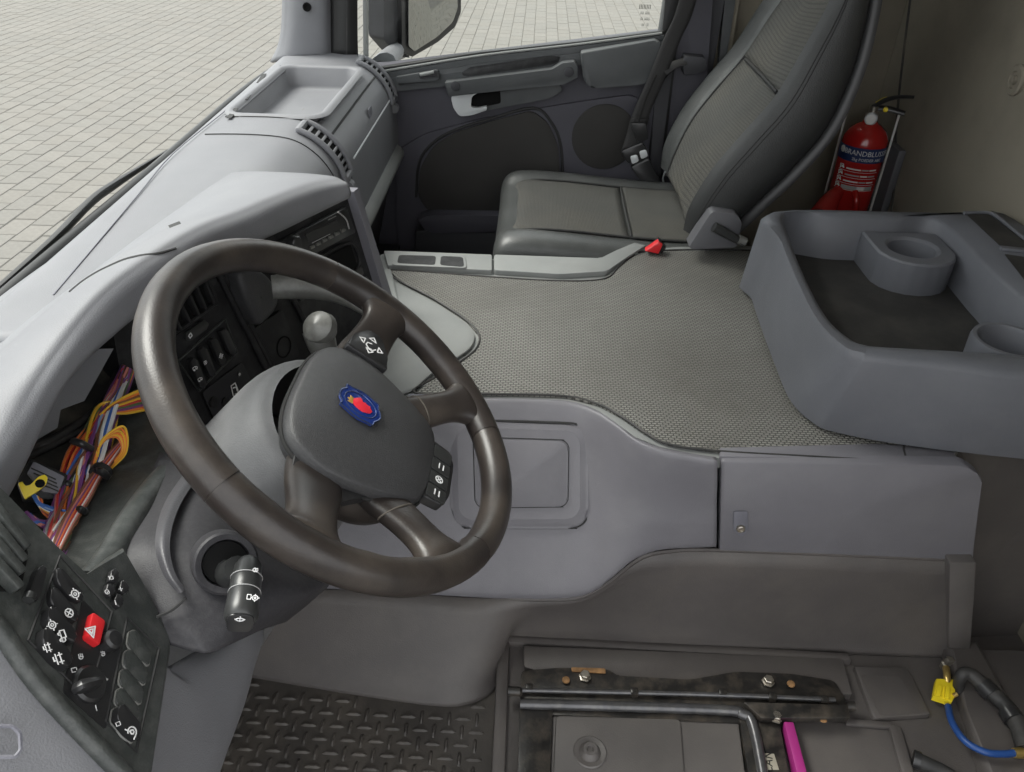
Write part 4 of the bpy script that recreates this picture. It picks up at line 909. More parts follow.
# ------------------------------------------------------------------ instrument bay (cluster removed)
bay = thing('instrument_bay', PD(80, 470, .95), 'empty dark instrument opening under the dashboard hood', 'opening')
loft('bay_floor', [[PD(40, 560, .78), PD(84, 583, .775), PD(115, 552, .80), PD(150, 500, .87), PD(200, 440, .99)], [PD(40, 540, .83), PD(75, 545, .84), PD(105, 515, .88), PD(135, 465, .95), PD(180, 400, 1.04)], [PD(20, 520, .90), PD(55, 505, .92), PD(80, 470, .97), PD(108, 425, 1.03), PD(150, 370, 1.10)]], 'panel_green', bay, 24, 16, t=.003)
loft('bay_back', [[PD(10, 540, .89), PD(55, 507, .93), PD(80, 472, .98), PD(108, 427, 1.04), PD(150, 372, 1.11)], [PD(0, 480, .95), PD(30, 450, .99), PD(60, 415, 1.04), PD(90, 380, 1.09), PD(140, 330, 1.14)], [PD(-10, 440, .95), PD(20, 400, .99), PD(60, 360, 1.04), PD(100, 320, 1.09), PD(150, 280, 1.12)]], 'dirty_black', bay, 24, 16, t=.003)
fl_ = [(18, 451), (57, 428), (60, 410), (84, 401), (113, 349), (84, 350), (40, 395), (14, 445)]
prism('grey_flap', [PD(u, v, .955 + .0006 * u) for u, v in fl_], (.7, -.3, .6), .002, 'dash', bay, 0)
tube('bay_edge_bar', [PD(90, 582, .765), PD(108, 560, .79), PD(135, 515, .845), PD(165, 476, .91), PD(200, 445, .98)], .010, 'panel_green', bay, 10, 30, flat=1.3)
SLV = []
for k, pts in enumerate((((16, 455, .97), (60, 434, 1.0), (95, 412, 1.03), (116, 385, 1.07), (122, 360, 1.09)), ((30, 452, .98), (70, 430, 1.0), (100, 405, 1.04), (118, 372, 1.08)), ((20, 460, .97), (62, 440, .995), (98, 420, 1.02), (114, 398, 1.05)))):
    SLV.append(pts)
# wiring harness
wh = thing('wiring_harness', PD(75, 490, .92), 'loose bundle of coloured wires in the open instrument bay', 'wires')
for pts in SLV: tube('cable_sleeve', [PD(u, v, d) for u, v, d in pts], .0045, 'rubber', wh, 8, 24)
path = [(50, 556, .80), (60, 530, .86), (72, 500, .905), (86, 462, .945), (102, 425, .99), (116, 395, 1.03), (128, 368, 1.06)]
ccols = ['purple', 'orange', 'brown', 'blue', 'purple', 'red', 'pink', 'black', 'white', 'purple', 'grey', 'lightblue', 'brown', 'red', 'orange', 'green', 'purple', 'yellow', 'pink', 'blue', 'brown']
rw = random.Random(3)
for k in range(64):
    a0 = rw.uniform(-1, 1); ph = rw.uniform(0, 6.28); pts = []
    sp = [14, 16, 18, 17, 13, 9, 7]
    for i, (u, v, d) in enumerate(path):
        a = a0 * .85 + .42 * math.sin(ph + i * 1.5)
        # offset across the bundle
        pts.append(PD(u + a * sp[i] * .86, v + a * sp[i] * .45, d - .012 * (1 - a * a) + rw.uniform(-.006, .006)))
    tube('wire', pts, .0016, 'wire_' + ccols[k % len(ccols)], wh, 6, 22)
gp = [(85, 500, .90), (80, 470, .935), (68, 450, .955), (60, 440, .965)]
for k in range(9):
    d0 = rw.uniform(-6, 6); pts = [PD(62 + k * 1.6, 478 - k * .5, .945), PD(70 + k * 2.2, 455 + d0 * .4, .952), PD(84 + k * 2, 430 + d0 * .5, .975), PD(96 + k * 2, 405 + d0, 1.01)]
    tube('wire', pts, .0018, 'wire_' + ['green', 'black', 'green', 'grey', 'yellow', 'brown'][k % 6], wh, 6, 18)
for k in range(8):   # right sub-bundle
    j = (k - 3.5)
    pts = [PD(54 + j * 1.0, 553 + j * .6, .80), PD(70 + j * 1.3, 520 + j, .86), PD(86 + j * 1.3, 494 + j, .895), PD(98 + j * .9, 474 + j * .8, .92), PD(110 + j * .9, 458 + j * .9, .945), PD(124 + j * .5, 440 + j * .5, .975)]
    tube('wire', pts, .0017, 'wire_' + ['brown', 'pink', 'purple', 'orange', 'red', 'white', 'pink', 'brown'][k], wh, 6, 22)
for k in range(6):   # orange loops
    s = k * 2.6
    pts = [PD(92 + s * .4, 470 - s, .93), PD(99 + s * .3, 448 - s * .7, .93), PD(108 + s, 438 - s * .9, .935), PD(118 + s * .7, 438 - s * .3, .94), PD(122 + s * .3, 450 + s * .2, .94), PD(114, 462 + s * .3, .945), PD(104, 475, .945)]
    tube('wire', pts, .0013, 'wire_yellow' if k % 2 else 'wire_orange', wh, 6, 28)
for k in range(9):   # wires leaving to the right
    pts = [PD(100, 425 - k * 1.2, .985), PD(112, 414 - k * 1.4 + (k % 3), .99), PD(128, 413 - k * 2.2, 1.0), PD(150, 409 - k * 2.8, 1.02)]
    tube('wire', pts, .0018, 'wire_' + ['yellow', 'orange', 'purple', 'green', 'red', 'yellow', 'brown', 'orange', 'yellow'][k], wh, 6, 16)
for k in range(3):
    tube('wire', [PD(90 + k * 2, 480, .925), PD(99 + k * 2, 455 - k, .94), PD(103 + k * 3, 430, .965), PD(112 + k * 3, 404 - k * 2, 1.0), PD(124 + k, 380, 1.04)], .0026, 'wire_' + ['white', 'blue', 'white'][k], wh, 6, 22)
tube('wire', [PD(75, 480, .93), PD(84, 450, .945), PD(92, 418, .98), PD(100, 405, 1.0), PD(112, 404, 1.0), PD(108, 425, .985)], .0019, 'wire_yellow', wh, 6, 26)
for k in range(9):   # loom from the connector
    j = k - 4
    pts = [PD(33 + k * .9, 497 + j * .6, .885), PD(40 + k * .5, 508 + j * 1.0, .88), PD(58, 516 + j * 1.5, .876), PD(74, 517 + j * 1.2, .88), PD(86, 512 + j * .9, .89)]
    tube('wire', pts, .0019, 'wire_' + ['blue', 'lightblue', 'blue', 'white', 'yellow', 'orange', 'brown', 'red', 'orange'][k], wh, 6, 18)
for k in range(10):   # short wires at the bottom
    u0 = 26 + k * 3.2; tube('wire', [PD(u0, 512 + k * 2.2, .86), PD(u0 + 9, 520 + k * 2.6, .855), PD(u0 + 22, 522 + k * 2, .865)], .0019, 'wire_' + ccols[(k * 3) % len(ccols)], wh, 6, 12)
for (u, v, du, dv, d) in ((82, 445, 9, 4, .94), (102, 473, 5, 3, .915), (67, 485, 6, 3, .92), (81, 511, 4, 2, .885)):
    tube('cable_tie', [PD(u - du, v - dv, d), PD(u, v - 1, d - .012), PD(u + du, v + dv, d)], .004, 'gloss_black', wh, 8, 10)
tube('tape', [PD(99, 475, .917), PD(103, 470, .922)], .011, 'gloss_black', wh, 12)
# connector block with yellow lever
cnp = Plane(PD(45, 478, .895), ray(64, 477) - ray(30, 470), -ray(45, 478) + V((.2, 0, .3)))
cn = thing('plug_connector', PD(45, 480, .90), 'grey multi-pin connector with yellow locking lever', 'connector')
def cq(l, h=0): return [cnp.px(u, v, h) for u, v in l]
prism('connector_tray', rquad(cq([(18, 482), (30, 459), (68, 475), (60, 500), (24, 500)], -.012), .1), cnp.n, .004, 'black_plastic', cn, .002, below=.02)
cb = prism('connector_body', rquad(cq([(27, 474), (33, 463), (64, 478), (57, 495), (42, 493)], -.006), .08), cnp.n, .010, 'dash_low', cn, .002)
for k in range(4):
    beam('connector_rib', cnp.px(31 + k * 2.5, 468 + k * 5, .005), cnp.px(56 + k * 1.0, 479.5 + k * 4, .005), .0012, .001, cnp.n, 'seam', cb, 0)
lv = prism('locking_lever', rquad(cq([(18, 484), (22, 483), (25, 488), (30, 486), (38, 478), (44, 476), (47, 479), (46, 485), (38, 492), (25, 500), (22, 494)], .006), .2), cnp.n, .010, 'yellow', cn, .002)
lathe('lever_hole', [(.0042, 0), (.0042, .0006), (0, .0006)], cnp.px(40, 483.5, .0162), cnp.n, 'dark_hole', lv, 14)

# ------------------------------------------------------------------ steering column
CW = V((-.1925, .492, .7205)); WA = rad(49.8)
WN = V((math.cos(WA), 0, math.sin(WA))); WR = V((0, 1, 0)); WU = V((-math.sin(WA), 0, math.cos(WA)))
def wp_(x, y, h=0.0): return CW + WR * x + WU * y + WN * h
colm = thing('steering_column', wp_(0, 0, -.25), 'grey steering column shroud with control stalks below the steering wheel', 'steering column')
secs = []
for h, rx, ry, cy, e in ((-.036, .085, .065, .005, 1), (-.046, .10, .076, .008, 1), (-.075, .112, .084, .01, 1), (-.12, .122, .092, .005, .95), (-.19, .135, .10, 0, .9), (-.27, .145, .108, -.005, .85), (-.36, .15, .11, -.02, .85)):
    r_ = []
    for i in range(24):
        a = 2 * PI * i / 24; ca, sa = math.cos(a), math.sin(a)
        r_.append(wp_(rx * math.copysign(abs(ca) ** e, ca), cy + ry * math.copysign(abs(sa) ** e, sa), h))
    secs.append(r_)
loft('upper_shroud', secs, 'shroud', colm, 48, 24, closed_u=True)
sb = []
for i in range(40):
    a = 2 * PI * i / 40; sb.append(wp_(.1345 * math.cos(a), .0005 + .0998 * math.sin(a), -.185))
tube('shroud_seam', sb, .0016, 'seam', colm, 5, closed=True, res=80)
rowsC = [[(160, 452, .93), (136, 510, .86), (122, 551, .80), (138, 590, .775), (157, 618, .76), (170, 645, .755)],
         [(185, 455, .92), (160, 505, .85), (150, 545, .79), (160, 585, .768), (177, 622, .752), (195, 652, .75)],
         [(215, 478, .89), (200, 518, .82), (198, 555, .775), (200, 595, .757), (204, 630, .75), (212, 652, .75)],
         [(260, 520, .88), (250, 545, .82), (250, 570, .785), (250, 595, .77), (246, 618, .765), (240, 640, .77)],
         [(330, 560, .90), (320, 575, .86), (312, 588, .83), (300, 600, .82), (285, 612, .82), (262, 630, .81)],
         [(348, 556, .97), (342, 568, .95), (334, 580, .93), (322, 592, .92), (306, 606, .92), (286, 622, .92)]]
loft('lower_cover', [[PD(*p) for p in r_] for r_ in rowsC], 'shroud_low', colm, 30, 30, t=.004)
# raised band on the cover
bandL = [(190, 465, .895), (165, 502, .837), (155, 540, .782), (162, 572, .762), (178, 594, .748)]
bandR = [(204, 468, .893), (180, 505, .828), (170, 540, .778), (174, 570, .758), (186, 590, .750)]
loft('cover_band', [[PD(u, v, d - .004) for u, v, d in bandL], [PD((a[0] + b[0]) / 2, (a[1] + b[1]) / 2, (a[2] + b[2]) / 2 - .009) for a, b in zip(bandL, bandR)], [PD(u, v, d - .004) for u, v, d in bandR]], 'cover_band', colm, 20, 8)
tube('cover_lip', [PD(157, 617, .753), PD(172, 610, .748), PD(186, 598, .745)], .0015, 'seam', colm, 5)
# left stalk
sc = PD(226, 563, .752); sn = (CAM - sc).normalized() + V((.12, 0, -.12)); sn.normalize()
skt = lathe('stalk_socket', [(.0285, -.03), (.028, .002), (.026, .004), (.021, .002), (.019, -.012), (0, -.012)], sc, sn, 'shroud_low', colm, 30)
lathe('socket_hole', [(.019, 0), (0, .0005)], sc + sn * -.002, sn, 'dark_hole', skt, 20)
stk = tube('control_stalk', [PD(224, 566, .765), PD(230, 574, .755), PD(238, 569, .735)], [.012, .013, .012], 'stalk', colm, 14)
def stp(t): return PD(249, 562, .728).lerp(PD(241, 617, .700), t)
ax = (stp(1) - stp(0)).normalized(); Ls = (stp(1) - stp(0)).length
lathe('stalk_body', [(.0, -.004), (.008, -.002), (.0115, .004), (.0122, Ls * .3), (.013, Ls * .35), (.013, Ls * .52), (.0125, Ls * .56), (.0133, Ls * .6), (.0138, Ls * .86), (.0138, Ls), (.012, Ls + .003), (.0, Ls + .004)], stp(0), ax, 'stalk', stk, 24)
for t in (.31, .57): 
    rg = []
    x_ = ax.orthogonal().normalized(); y_ = ax.cross(x_)
    tube('stalk_ring', [stp(t) + (x_ * math.cos(2 * PI * i / 20) + y_ * math.sin(2 * PI * i / 20)) * .0132 for i in range(20)], .0004, 'grey_print', stk, 5, closed=True, res=40)
spn = (CAM - stp(.5)); spn = (spn - ax * spn.dot(ax)).normalized()
SK = Plane(stp(.5), ax.cross(spn), spn)
for px_, kd, hh in (((254, 570), 'lamp', .0128), ((249, 597), 'box', .0140), ((255, 598), 'gear', .0140)):
    icon(SK, px_, hh, .0036, kd, stk)
EK = Plane(stp(1) + ax * .0045, SK.ux, ax + spn * .25)
prism('stalk_end_button', rquad([EK.at(x, y) for x, y in rr2(.021, .020, .006)], 0), EK.n, .002, 'gloss_black', stk, .001)
icon(EK, (240, 619), .003, .005, 'wiper', stk)
# right-hand stalks
tube('retarder_stalk', [PD(400, 330, 1.12), PD(355, 300, 1.14), PD(322, 288, 1.15), PD(292, 286, 1.15), PD(272, 287, 1.15)], [.012, .014, .018, .019, .017], 'stalk_grey', colm, 12, flat=.8)
tube('gear_stalk', [PD(350, 380, 1.08), PD(330, 360, 1.10), PD(322, 344, 1.10), PD(318, 330, 1.10)], [.014, .016, .02, .022], 'stalk_grey', colm, 14)
lathe('gear_knob', [(.0, -.024), (.016, -.019), (.024, -.004), (.022, .008), (.012, .016), (0, .018)], PD(320, 328, 1.09), (-.2, -.5, .6), 'stalk_grey', colm, 18)

# ------------------------------------------------------------------ steering wheel
sw_ = thing('steering_wheel', CW, 'worn dark leather truck steering wheel with four spokes and blue emblem', 'steering wheel')
RR, rr = .2120, .0186
def rimsec(a0, a1, n, name, k=1.0, wob=0):
    rows = []
    for i in range(n + 1):
        a = rad(a0 + (a1 - a0) * i / n); c = V((math.cos(a), math.sin(a)))
        r_ = []
        for q in range(16):
            t = 2 * PI * q / 16; rx = rr * k * .98; rh = rr * k * 1.05
            bump = 1 + wob * max(0, math.sin((a0 + (a1 - a0) * i / n) * .42)) * (1 if math.cos(t) < -.2 else 0) * .08
            R_ = RR + rx * math.cos(t) * bump; r_.append(wp_(R_ * c.x, R_ * c.y, rh * math.sin(t)))
        rows.append(r_)
    return loft(name, rows, 'leather', sw_, raw=True, closed_u=True, cap=True, sharp=70)
cuts = [22, 158, 242, 298, 382]
for a0, a1 in zip(cuts[:-1], cuts[1:]): rimsec(a0 + .25, a1 - .25, max(8, int((a1 - a0) / 4)), 'rim_section', 1.0, 1 if (a0, a1) in ((158, 242), (298, 382)) else 0)
for c in cuts[:-1]: rimsec(c - .3, c + .3, 2, 'rim_seam', .965)
# spokes
def spoke(name, pts, wds, ths, m='leather'):
    rows = []
    P = [V(p) for p in pts]
    for i, p in enumerate(P):
        d = (P[min(i + 1, len(P) - 1)] - P[max(i - 1, 0)]); d2 = V((d.x, d.y, 0)).normalized(); s2 = V((-d2.y, d2.x, 0))
        r_ = []
        for q in range(14):
            t = 2 * PI * q / 14; ct, st_ = math.cos(t), math.sin(t)
            o = s2 * (wds[i] * math.copysign(abs(ct) ** .8, ct)) + V((0, 0, ths[i] * math.copysign(abs(st_) ** .8, st_)))
            w_ = p + o; r_.append(wp_(w_.x, w_.y, w_.z))
        rows.append(r_)
    return loft(name, rows, m, sw_, 28, 20, closed_u=True, cap=True)
for s in (1, -1):
    spoke('spoke', [(s * .075, -.002, -.034), (s * .115, -.004, -.026), (s * .15, -.006, -.016), (s * .18, -.008, -.006), (s * .198, -.008, 0), (s * .211, -.006, 0)], [.034, .032, .027, .027, .038, .056], [.012, .013, .013, .014, .015, .010], 'leather')
    a = rad(-48) if s == 1 else rad(-132); c = V((math.cos(a), math.sin(a), 0))
    spoke('spoke', [c * .085 + V((0, 0, -.036)), c * .115 + V((0, 0, -.028)), c * .145 + V((0, 0, -.016)), c * .175 + V((0, 0, -.006)), c * .196, c * .210], [.027, .026, .022, .022, .033, .052], [.013, .014, .014, .014, .015, .010], 'leather')
    q0 = c * .128
    x2 = V((-c.y, c.x, 0))
    tube('spoke_seam', [wp_(*(c * .13 + x2 * (.0245 * math.cos(t)) + V((0, 0, -.022 + .0145 * math.sin(t))))) for t in [2 * PI * i / 16 for i in range(16)]], .0012, 'thread', sw_, 5, closed=True, res=32)
# hub pad
def padring(k, h, dy=0):
    base = [(0, .064), (.045, .062), (.080, .050), (.098, .022), (.100, -.012), (.088, -.055), (.072, -.092), (.055, -.112), (.025, -.118), (0, -.118)]
    pts = base + [(-x, y) for x, y in reversed(base[1:-1])]
    return [wp_(x * k * 1.02, (y + .02) * k - .027 + dy, h + .007) for x, y in pts]
loft('hub_pad', [padring(.93, -.050), padring(1.0, -.030), padring(.985, -.020), padring(.93, -.0145), padring(.7, -.008), padring(.35, -.0045), padring(.03, -.004)], 'hub_grey', sw_, 72, 24, closed_u=True)
tube('pad_gap', padring(1.012, -.030), .0022, 'seam', sw_, 6, closed=True, res=90)
lathe('hub_shell', [(.03, -.10), (.06, -.095), (.082, -.08), (.09, -.06), (.088, -.04), (.07, -.03)], wp_(0, -.045), WN, 'leather', sw_, 40)
# button pods
WPn = Plane(CW, WR, WN)
def pod(pts, h, m='gloss_black', t=.010): return prism('button_pod', rquad([wp_(x, y, h) for x, y in pts], .2), WN, t, m, sw_, .003)
p1 = pod([(.094, .026), (.122, .022), (.150, .006), (.150, -.014), (.122, -.028), (.098, -.034)], -.012)
ribbon('icon', icon_lines(lambda x_, y_: wp_(x_, y_, -.0015), (.121, -.003), .017, 'arrows'), .0015, WN, 'white_print', p1)
ribbon('icon', [[wp_(.118 + .006 * math.cos(t), -.003 + .007 * math.sin(t), -.0015) for t in [PI * .3 * i for i in range(6)]]], .0016, WN, 'white_print', p1)
p2 = pod([(-.085, .030), (-.115, .024), (-.135, .004), (-.135, -.018), (-.115, -.036), (-.075, -.075)], -.032, 'black_plastic', .012)
p3 = pod([(-.054, -.118), (.044, -.118), (.042, -.146), (.02, -.152), (-.03, -.152), (-.050, -.146)], -.022, 'gloss_black', .012)
for k, x in enumerate((-.040, -.018, .004, .026)):
    b = prism('wheel_button', rquad([wp_(x + a * .0095, -.134 + b_ * .013, -.011) for a, b_ in ((-1, -1), (1, -1), (1, 1), (-1, 1))], .15), WN, .003, 'stalk', p3, .001)
    if k == 1:
        ribbon('icon', icon_lines(lambda x_, y_: wp_(x_, y_, -.0078), (x, -.134), .006, 'ringx'), .0012, WN, 'white_print', b)
    if k in (0, 2):
        ribbon('icon', [[wp_(x - .004, -.137, -.0078), wp_(x + .004, -.137, -.0078)], [wp_(x - .004, -.131, -.0078), wp_(x + .004, -.131, -.0078)]], .0014, WN, 'white_print', b)
# emblem: blue plate with scalloped edge, ring and red crowned bird head
eo = wp_(-.002, -.011, .0035); eu_, er_ = WU * .95, WR * .74
def em(x, y, h=0): return eo + er_ * x + eu_ * y + WN * h
sh = [(0, .0275), (.008, .0265), (.016, .022), (.0235, .023), (.025, .016), (.0285, .006), (.0295, -.003), (.0265, -.013), (.025, -.021), (.016, -.0225), (.008, -.0265), (0, -.028)]
shl = sh + [(-x, y) for x, y in reversed(sh[1:-1])]
ebl = prism('emblem', [em(x, y) for x, y in shl], WN, .003, 'emblem_blue', sw_, .001)
tube('emblem_rim', [em(x, y, .0028) for x, y in shl], .0010, 'emblem_chrome', ebl, 6, closed=True, res=88)
tube('emblem_ring', [em(.0215 * math.cos(t), .0215 * math.sin(t), .0031) for t in [2 * PI * i / 24 for i in range(24)]], .0007, 'emblem_chrome', ebl, 5, closed=True, res=48)
head = [(-.011, .004), (-.008, .009), (-.003, .0115), (.003, .010), (.008, .0065), (.013, .003), (.0105, .000), (.006, -.001), (.009, -.005), (.006, -.0075), (.008, -.012), (.003, -.012), (.0, -.016), (-.005, -.0145), (-.009, -.010), (-.0125, -.004)]
prism('emblem_bird', [em(x, y, .003) for x, y in head], WN, .0012, 'emblem_red', ebl, .0004)
crown = [(-.009, .0095), (-.010, .0165), (-.006, .0135), (-.003, .0175), (.001, .0135), (.0045, .0155), (.003, .0105)]
prism('emblem_crown', [em(x, y, .003) for x, y in crown], WN, .0012, 'gold', ebl, .0003)

# ================================================================== PASSENGER SEAT
seat = thing('passenger_seat', (.2, 1.69, .0), 'dark grey leather passenger seat with perforated cloth inserts', 'seat')
Y0, Y1 = 1.46, 1.975
YC = (Y0 + Y1) / 2
def cush(x, z, w=1.0, drop=.0):
    hw = (Y1 - Y0) / 2 * w; c = YC
    return [V((x, c - hw, z - .13)), V((x, c - hw - .004, z - .05)), V((x, c - hw + .012, z + .000)), V((x, c - hw + .055, z + .014)), V((x, c - hw + .10, z + .002)), V((x, c - .10, z - .004)), V((x, c, z - .006)), V((x, c + .10, z - .004)),
            V((x, c + hw - .10, z + .002)), V((x, c + hw - .055, z + .016)), V((x, c + hw - .012, z + .002)), V((x, c + hw + .004, z - .05)), V((x, c + hw, z - .13))]
SZ = .462
xs = [(-.088, SZ - .10, .90), (-.092, SZ - .05, .94), (-.075, SZ - .012, .97), (-.03, SZ + .002, .985), (.08, SZ - .002, 1), (.2, SZ - .012, 1), (.32, SZ - .02, 1), (.42, SZ - .02, .98)]
loft('seat_cushion', [cush(*a) for a in xs], 'seat_leather', seat, 48, 40, cap=False)
def insert(name, x0, x1, k0, k1, h=.0035, m='seat_cloth'):
    rows = []
    for i in range(9):
        x = x0 + (x1 - x0) * i / 8
        # surface height by interpolation of the cushion stations
        zz = None
        for (a, za, wa), (b, zb, wb) in zip(xs[2:-1], xs[3:]):
            if a <= x <= b: zz = za + (zb - za) * (x - a) / (b - a); break
        r_ = [V((x, YC - .165, zz + .004)), V((x, YC - .10, zz - .004)), V((x, YC, zz - .006)), V((x, YC + .10, zz - .004)), V((x, YC + .165, zz + .004))]
        rows.append([p + V((0, 0, h)) for p in r_])
    return loft(name, rows, m, seat, 20, 16, t=.004)
insert('cushion_insert', -.055, .235, 0, 1); insert('cushion_insert', .243, .40, 0, 1)
for y in (-.168, .168):
    tube('piping', [V((x, YC + y, z)) for x, z in ((-.06, SZ - .006), (0, SZ + .008), (.1, SZ + .006), (.25, SZ - .006), (.4, SZ - .012))], .003, 'seam', seat, 6)
tube('piping', [V((.239, YC + y, SZ - .008 + abs(y) * .03)) for y in (-.165, -.08, 0, .08, .165)], .0028, 'seam', seat, 6)
box('seat_base', (.18, YC, .22), (.44, .44, .30), 'black_plastic', seat, .02)
tube('front_stitch', [V((x, Y0 - .006, SZ - .062)) for x in (-.05, .05, .2, .35)], .0018, 'thread', seat, 5)
# backrest: stations from bottom to top on the near/far edge planes
bk_near = [PY(u, v, Y0 + .03) for u, v in ((684, 232), (690, 206), (712, 168), (742, 132), (776, 94), (806, 48), (834, 4), (858, -45), (880, -110))]
NBK = len(bk_near)
wid = [.49, .51, .525, .53, .52, .49, .45, .40, .34]
thk = [.10, .125, .14, .145, .14, .122, .09, .06, .05]
rowsB = []; frontmid = []
for k, p in enumerate(bk_near):
    a = bk_near[max(k - 1, 0)]; b = bk_near[min(k + 1, NBK - 1)]; d = (b - a); d = V((d.x, 0, d.z)).normalized(); nb = V((d.z, 0, -d.x))   # towards the rear
    hw = wid[k] / 2; T_ = thk[k]; c = V((p.x, YC + .0, p.z)) + nb * .0
    sh_ = .03 if 0 < k < NBK - 2 else .018
    r_ = [c + V((0, -hw + .03, 0)) + nb * T_ , c + V((0, -hw, 0)) + nb * (T_ * .75), c + V((0, -hw - .004, 0)) + nb * (T_ * .4), c + V((0, -hw + .008, 0)) + nb * .014, c + V((0, -hw + .03, 0)), c + V((0, -hw + .055, 0)) + nb * .018, c + V((0, -hw + .085, 0)) + nb * sh_, c + V((0, 0, 0)) + nb * (sh_ + .006),
          c + V((0, hw - .12, 0)) + nb * sh_, c + V((0, hw - .075, 0)) + nb * .012, c + V((0, hw - .03, 0)), c + V((0, hw - .004, 0)) + nb * .02, c + V((0, hw + .004, 0)) + nb * (T_ * .4), c + V((0, hw, 0)) + nb * (T_ * .75), c + V((0, hw - .03, 0)) + nb * T_]
    rowsB.append(r_)
loft('backrest', [r_[4:12] for r_ in rowsB], 'seat_leather', seat, 44, 48)
loft('backrest_side', [r_[:5] for r_ in rowsB], 'seat_side', seat, 14, 48)
loft('backrest_side', [r_[11:] for r_ in rowsB], 'seat_side', seat, 14, 48)
loft('back_shell', [[r_[0], r_[0].lerp(r_[-1], .5) + (r_[0] - r_[4]) * .25, r_[-1]] for r_ in rowsB], 'seat_shell', seat, 16, 48, t=.004)
tube('shell_edge', [r_[0] + V((.004, -.012, 0)) for r_ in rowsB[:-1]], .010, 'seat_shell', seat, 8, 48, flat=1.3)
# inserts of the backrest: lower and upper cloth panels
def bins(name, rr_, k0=6, k1=8):
    rows = []
    for r_ in rr_:
        n = (r_[4] - r_[0]).normalized(); rows.append([r_[6] + V((0, -.022, 0)) + n * .008, r_[6].lerp(r_[7], .5) + n * .006, r_[7] + n * .006, r_[8].lerp(r_[7], .5) + n * .006, r_[8] + V((0, .022, 0)) + n * .008])
    return loft(name, rows, 'seat_cloth', seat, 18, 24, t=.004)
full = [[V(p) for p in r_] for r_ in rowsB]
bins('back_insert', full[0:5]); 
def lerp_row(a, b, t): return [p.lerp(q, t) for p, q in zip(a, b)]
bins('back_insert', [lerp_row(full[4], full[5], .04)] + full[5:])
tube('back_seam', [full[4][i] + (full[4][4] - full[4][0]).normalized() * .011 for i in (6, 7, 8)], .0045, 'seam', seat, 6)
for i in (6, 8):
    tube('piping', [r_[i] + V((0, (-.026 if i == 6 else .026), 0)) + (r_[4] - r_[0]).normalized() * .009 for r_ in full], .003, 'seam', seat, 6, 48)
for o_ in (.030, .038):
    tube('side_stitch', [(r_[3].lerp(r_[2], .25 + (o_ - .03) * 22)) + V((0, -.003, 0)) for r_ in full[:-1]], .0013, 'seam', seat, 5, 48)
# recliner cover and lever
rc = prism('recliner_cover', rquad([PY(u, v, Y0 - .022) for u, v in ((688, 245), (711, 209), (735, 212), (741, 220), (736, 246), (692, 247))], .2), NY, .012, 'seat_plastic', seat, .006, below=.03)
tube('recliner_lever', [PY(u, v, Y0 - .045) for u, v in ((714, 227), (722, 231), (738, 240), (744, 243))], [.011, .011, .009, .009], 'stalk', seat, 10)
tube('lever_tip', [PY(738, 239, Y0 - .045), PY(745, 242, Y0 - .045)], .0105, 'stalk_grey', seat, 8)
bu = thing('belt_buckle', PY(652, 246, Y0 - .005), 'red-topped seat belt buckle beside the passenger cushion', 'buckle')
prism('buckle_button', [PY(u, v, Y0 - .004) for u, v in ((645, 249), (658, 240), (662, 243), (658, 252))], NY, .012, 'red_switch', bu, .002, below=.006)
prism('buckle_case', [PY(u, v, Y0 - .0) for u, v in ((646, 250), (659, 239), (666, 247), (662, 252), (650, 252))], NY, .006, 'gloss_black', bu, .002, below=.012)

# ------------------------------------------------------------------ seat belt
blt = thing('seat_belt', PY(650, 160, 1.98), 'black seat belt hanging from the door pillar with buckle tongue', 'seat belt')
def strap(name, pts, wd, y_):
    a = []; b = []
    for (u, v, y) in pts: a.append(PY(u - wd, v, y)); b.append(PY(u + wd, v, y + .006))
    return loft(name, [a, [(p + q) / 2 + V((0, -.002, 0)) for p, q in zip(a, b)], b], 'belt', blt, 28, 4, t=.003)
strap('strap', [(712, -120, 1.985), (688, 0, 1.985), (672, 40, 1.985), (656, 80, 1.985), (642, 112, 1.985), (635, 135, 1.985)], 8.5, 1.98)
tube('strap_fold', [PY(656, 75, 1.975), PY(645, 100, 1.975), (PY(638, 122, 1.975))], .005, 'belt', blt, 6, flat=.5)
strap('strap', [(640, 118, 1.98), (634, 140, 1.98), (630, 152, 1.975)], 9, 1.98)
prism('belt_stop', rquad([PY(u, v, 1.972) for u, v in ((630, 122), (646, 122), (648, 138), (638, 142))], .15), NY, .012, 'gloss_black', blt, .002)
prism('tongue_frame', rquad([PY(u, v, 1.965) for u, v in ((620, 150), (642, 141), (648, 150), (647, 156), (628, 163))], .2), NY, .012, 'gloss_black', blt, .003)
for (u, v) in ((634, 159), (643, 154)):
    prism('tongue_metal', rquad([PY(u + a, v + b, 1.955) for a, b in ((-4, -3), (3, -5), (5, 2), (-2, 5))], .3), NY, .004, 'silver', blt, .001)
prism('buckle_case', rquad([PY(u, v, 1.962) for u, v in ((630, 165), (648, 156), (659, 178), (656, 183), (642, 182))], .1), NY, .022, 'gloss_black', blt, .004)
tube('anchor_hook', [PY(664, 185, 1.99), PY(663, 178, 1.985), PY(666, 171, 1.985), PY(669, 176, 1.985)], .003, 'silver', blt, 8)
tube('guide_strap', [PY(664, 72, 1.99), PY(674, 65, 2.0), PY(686, 61, 2.01)], .011, 'belt', blt, 8, flat=.3)

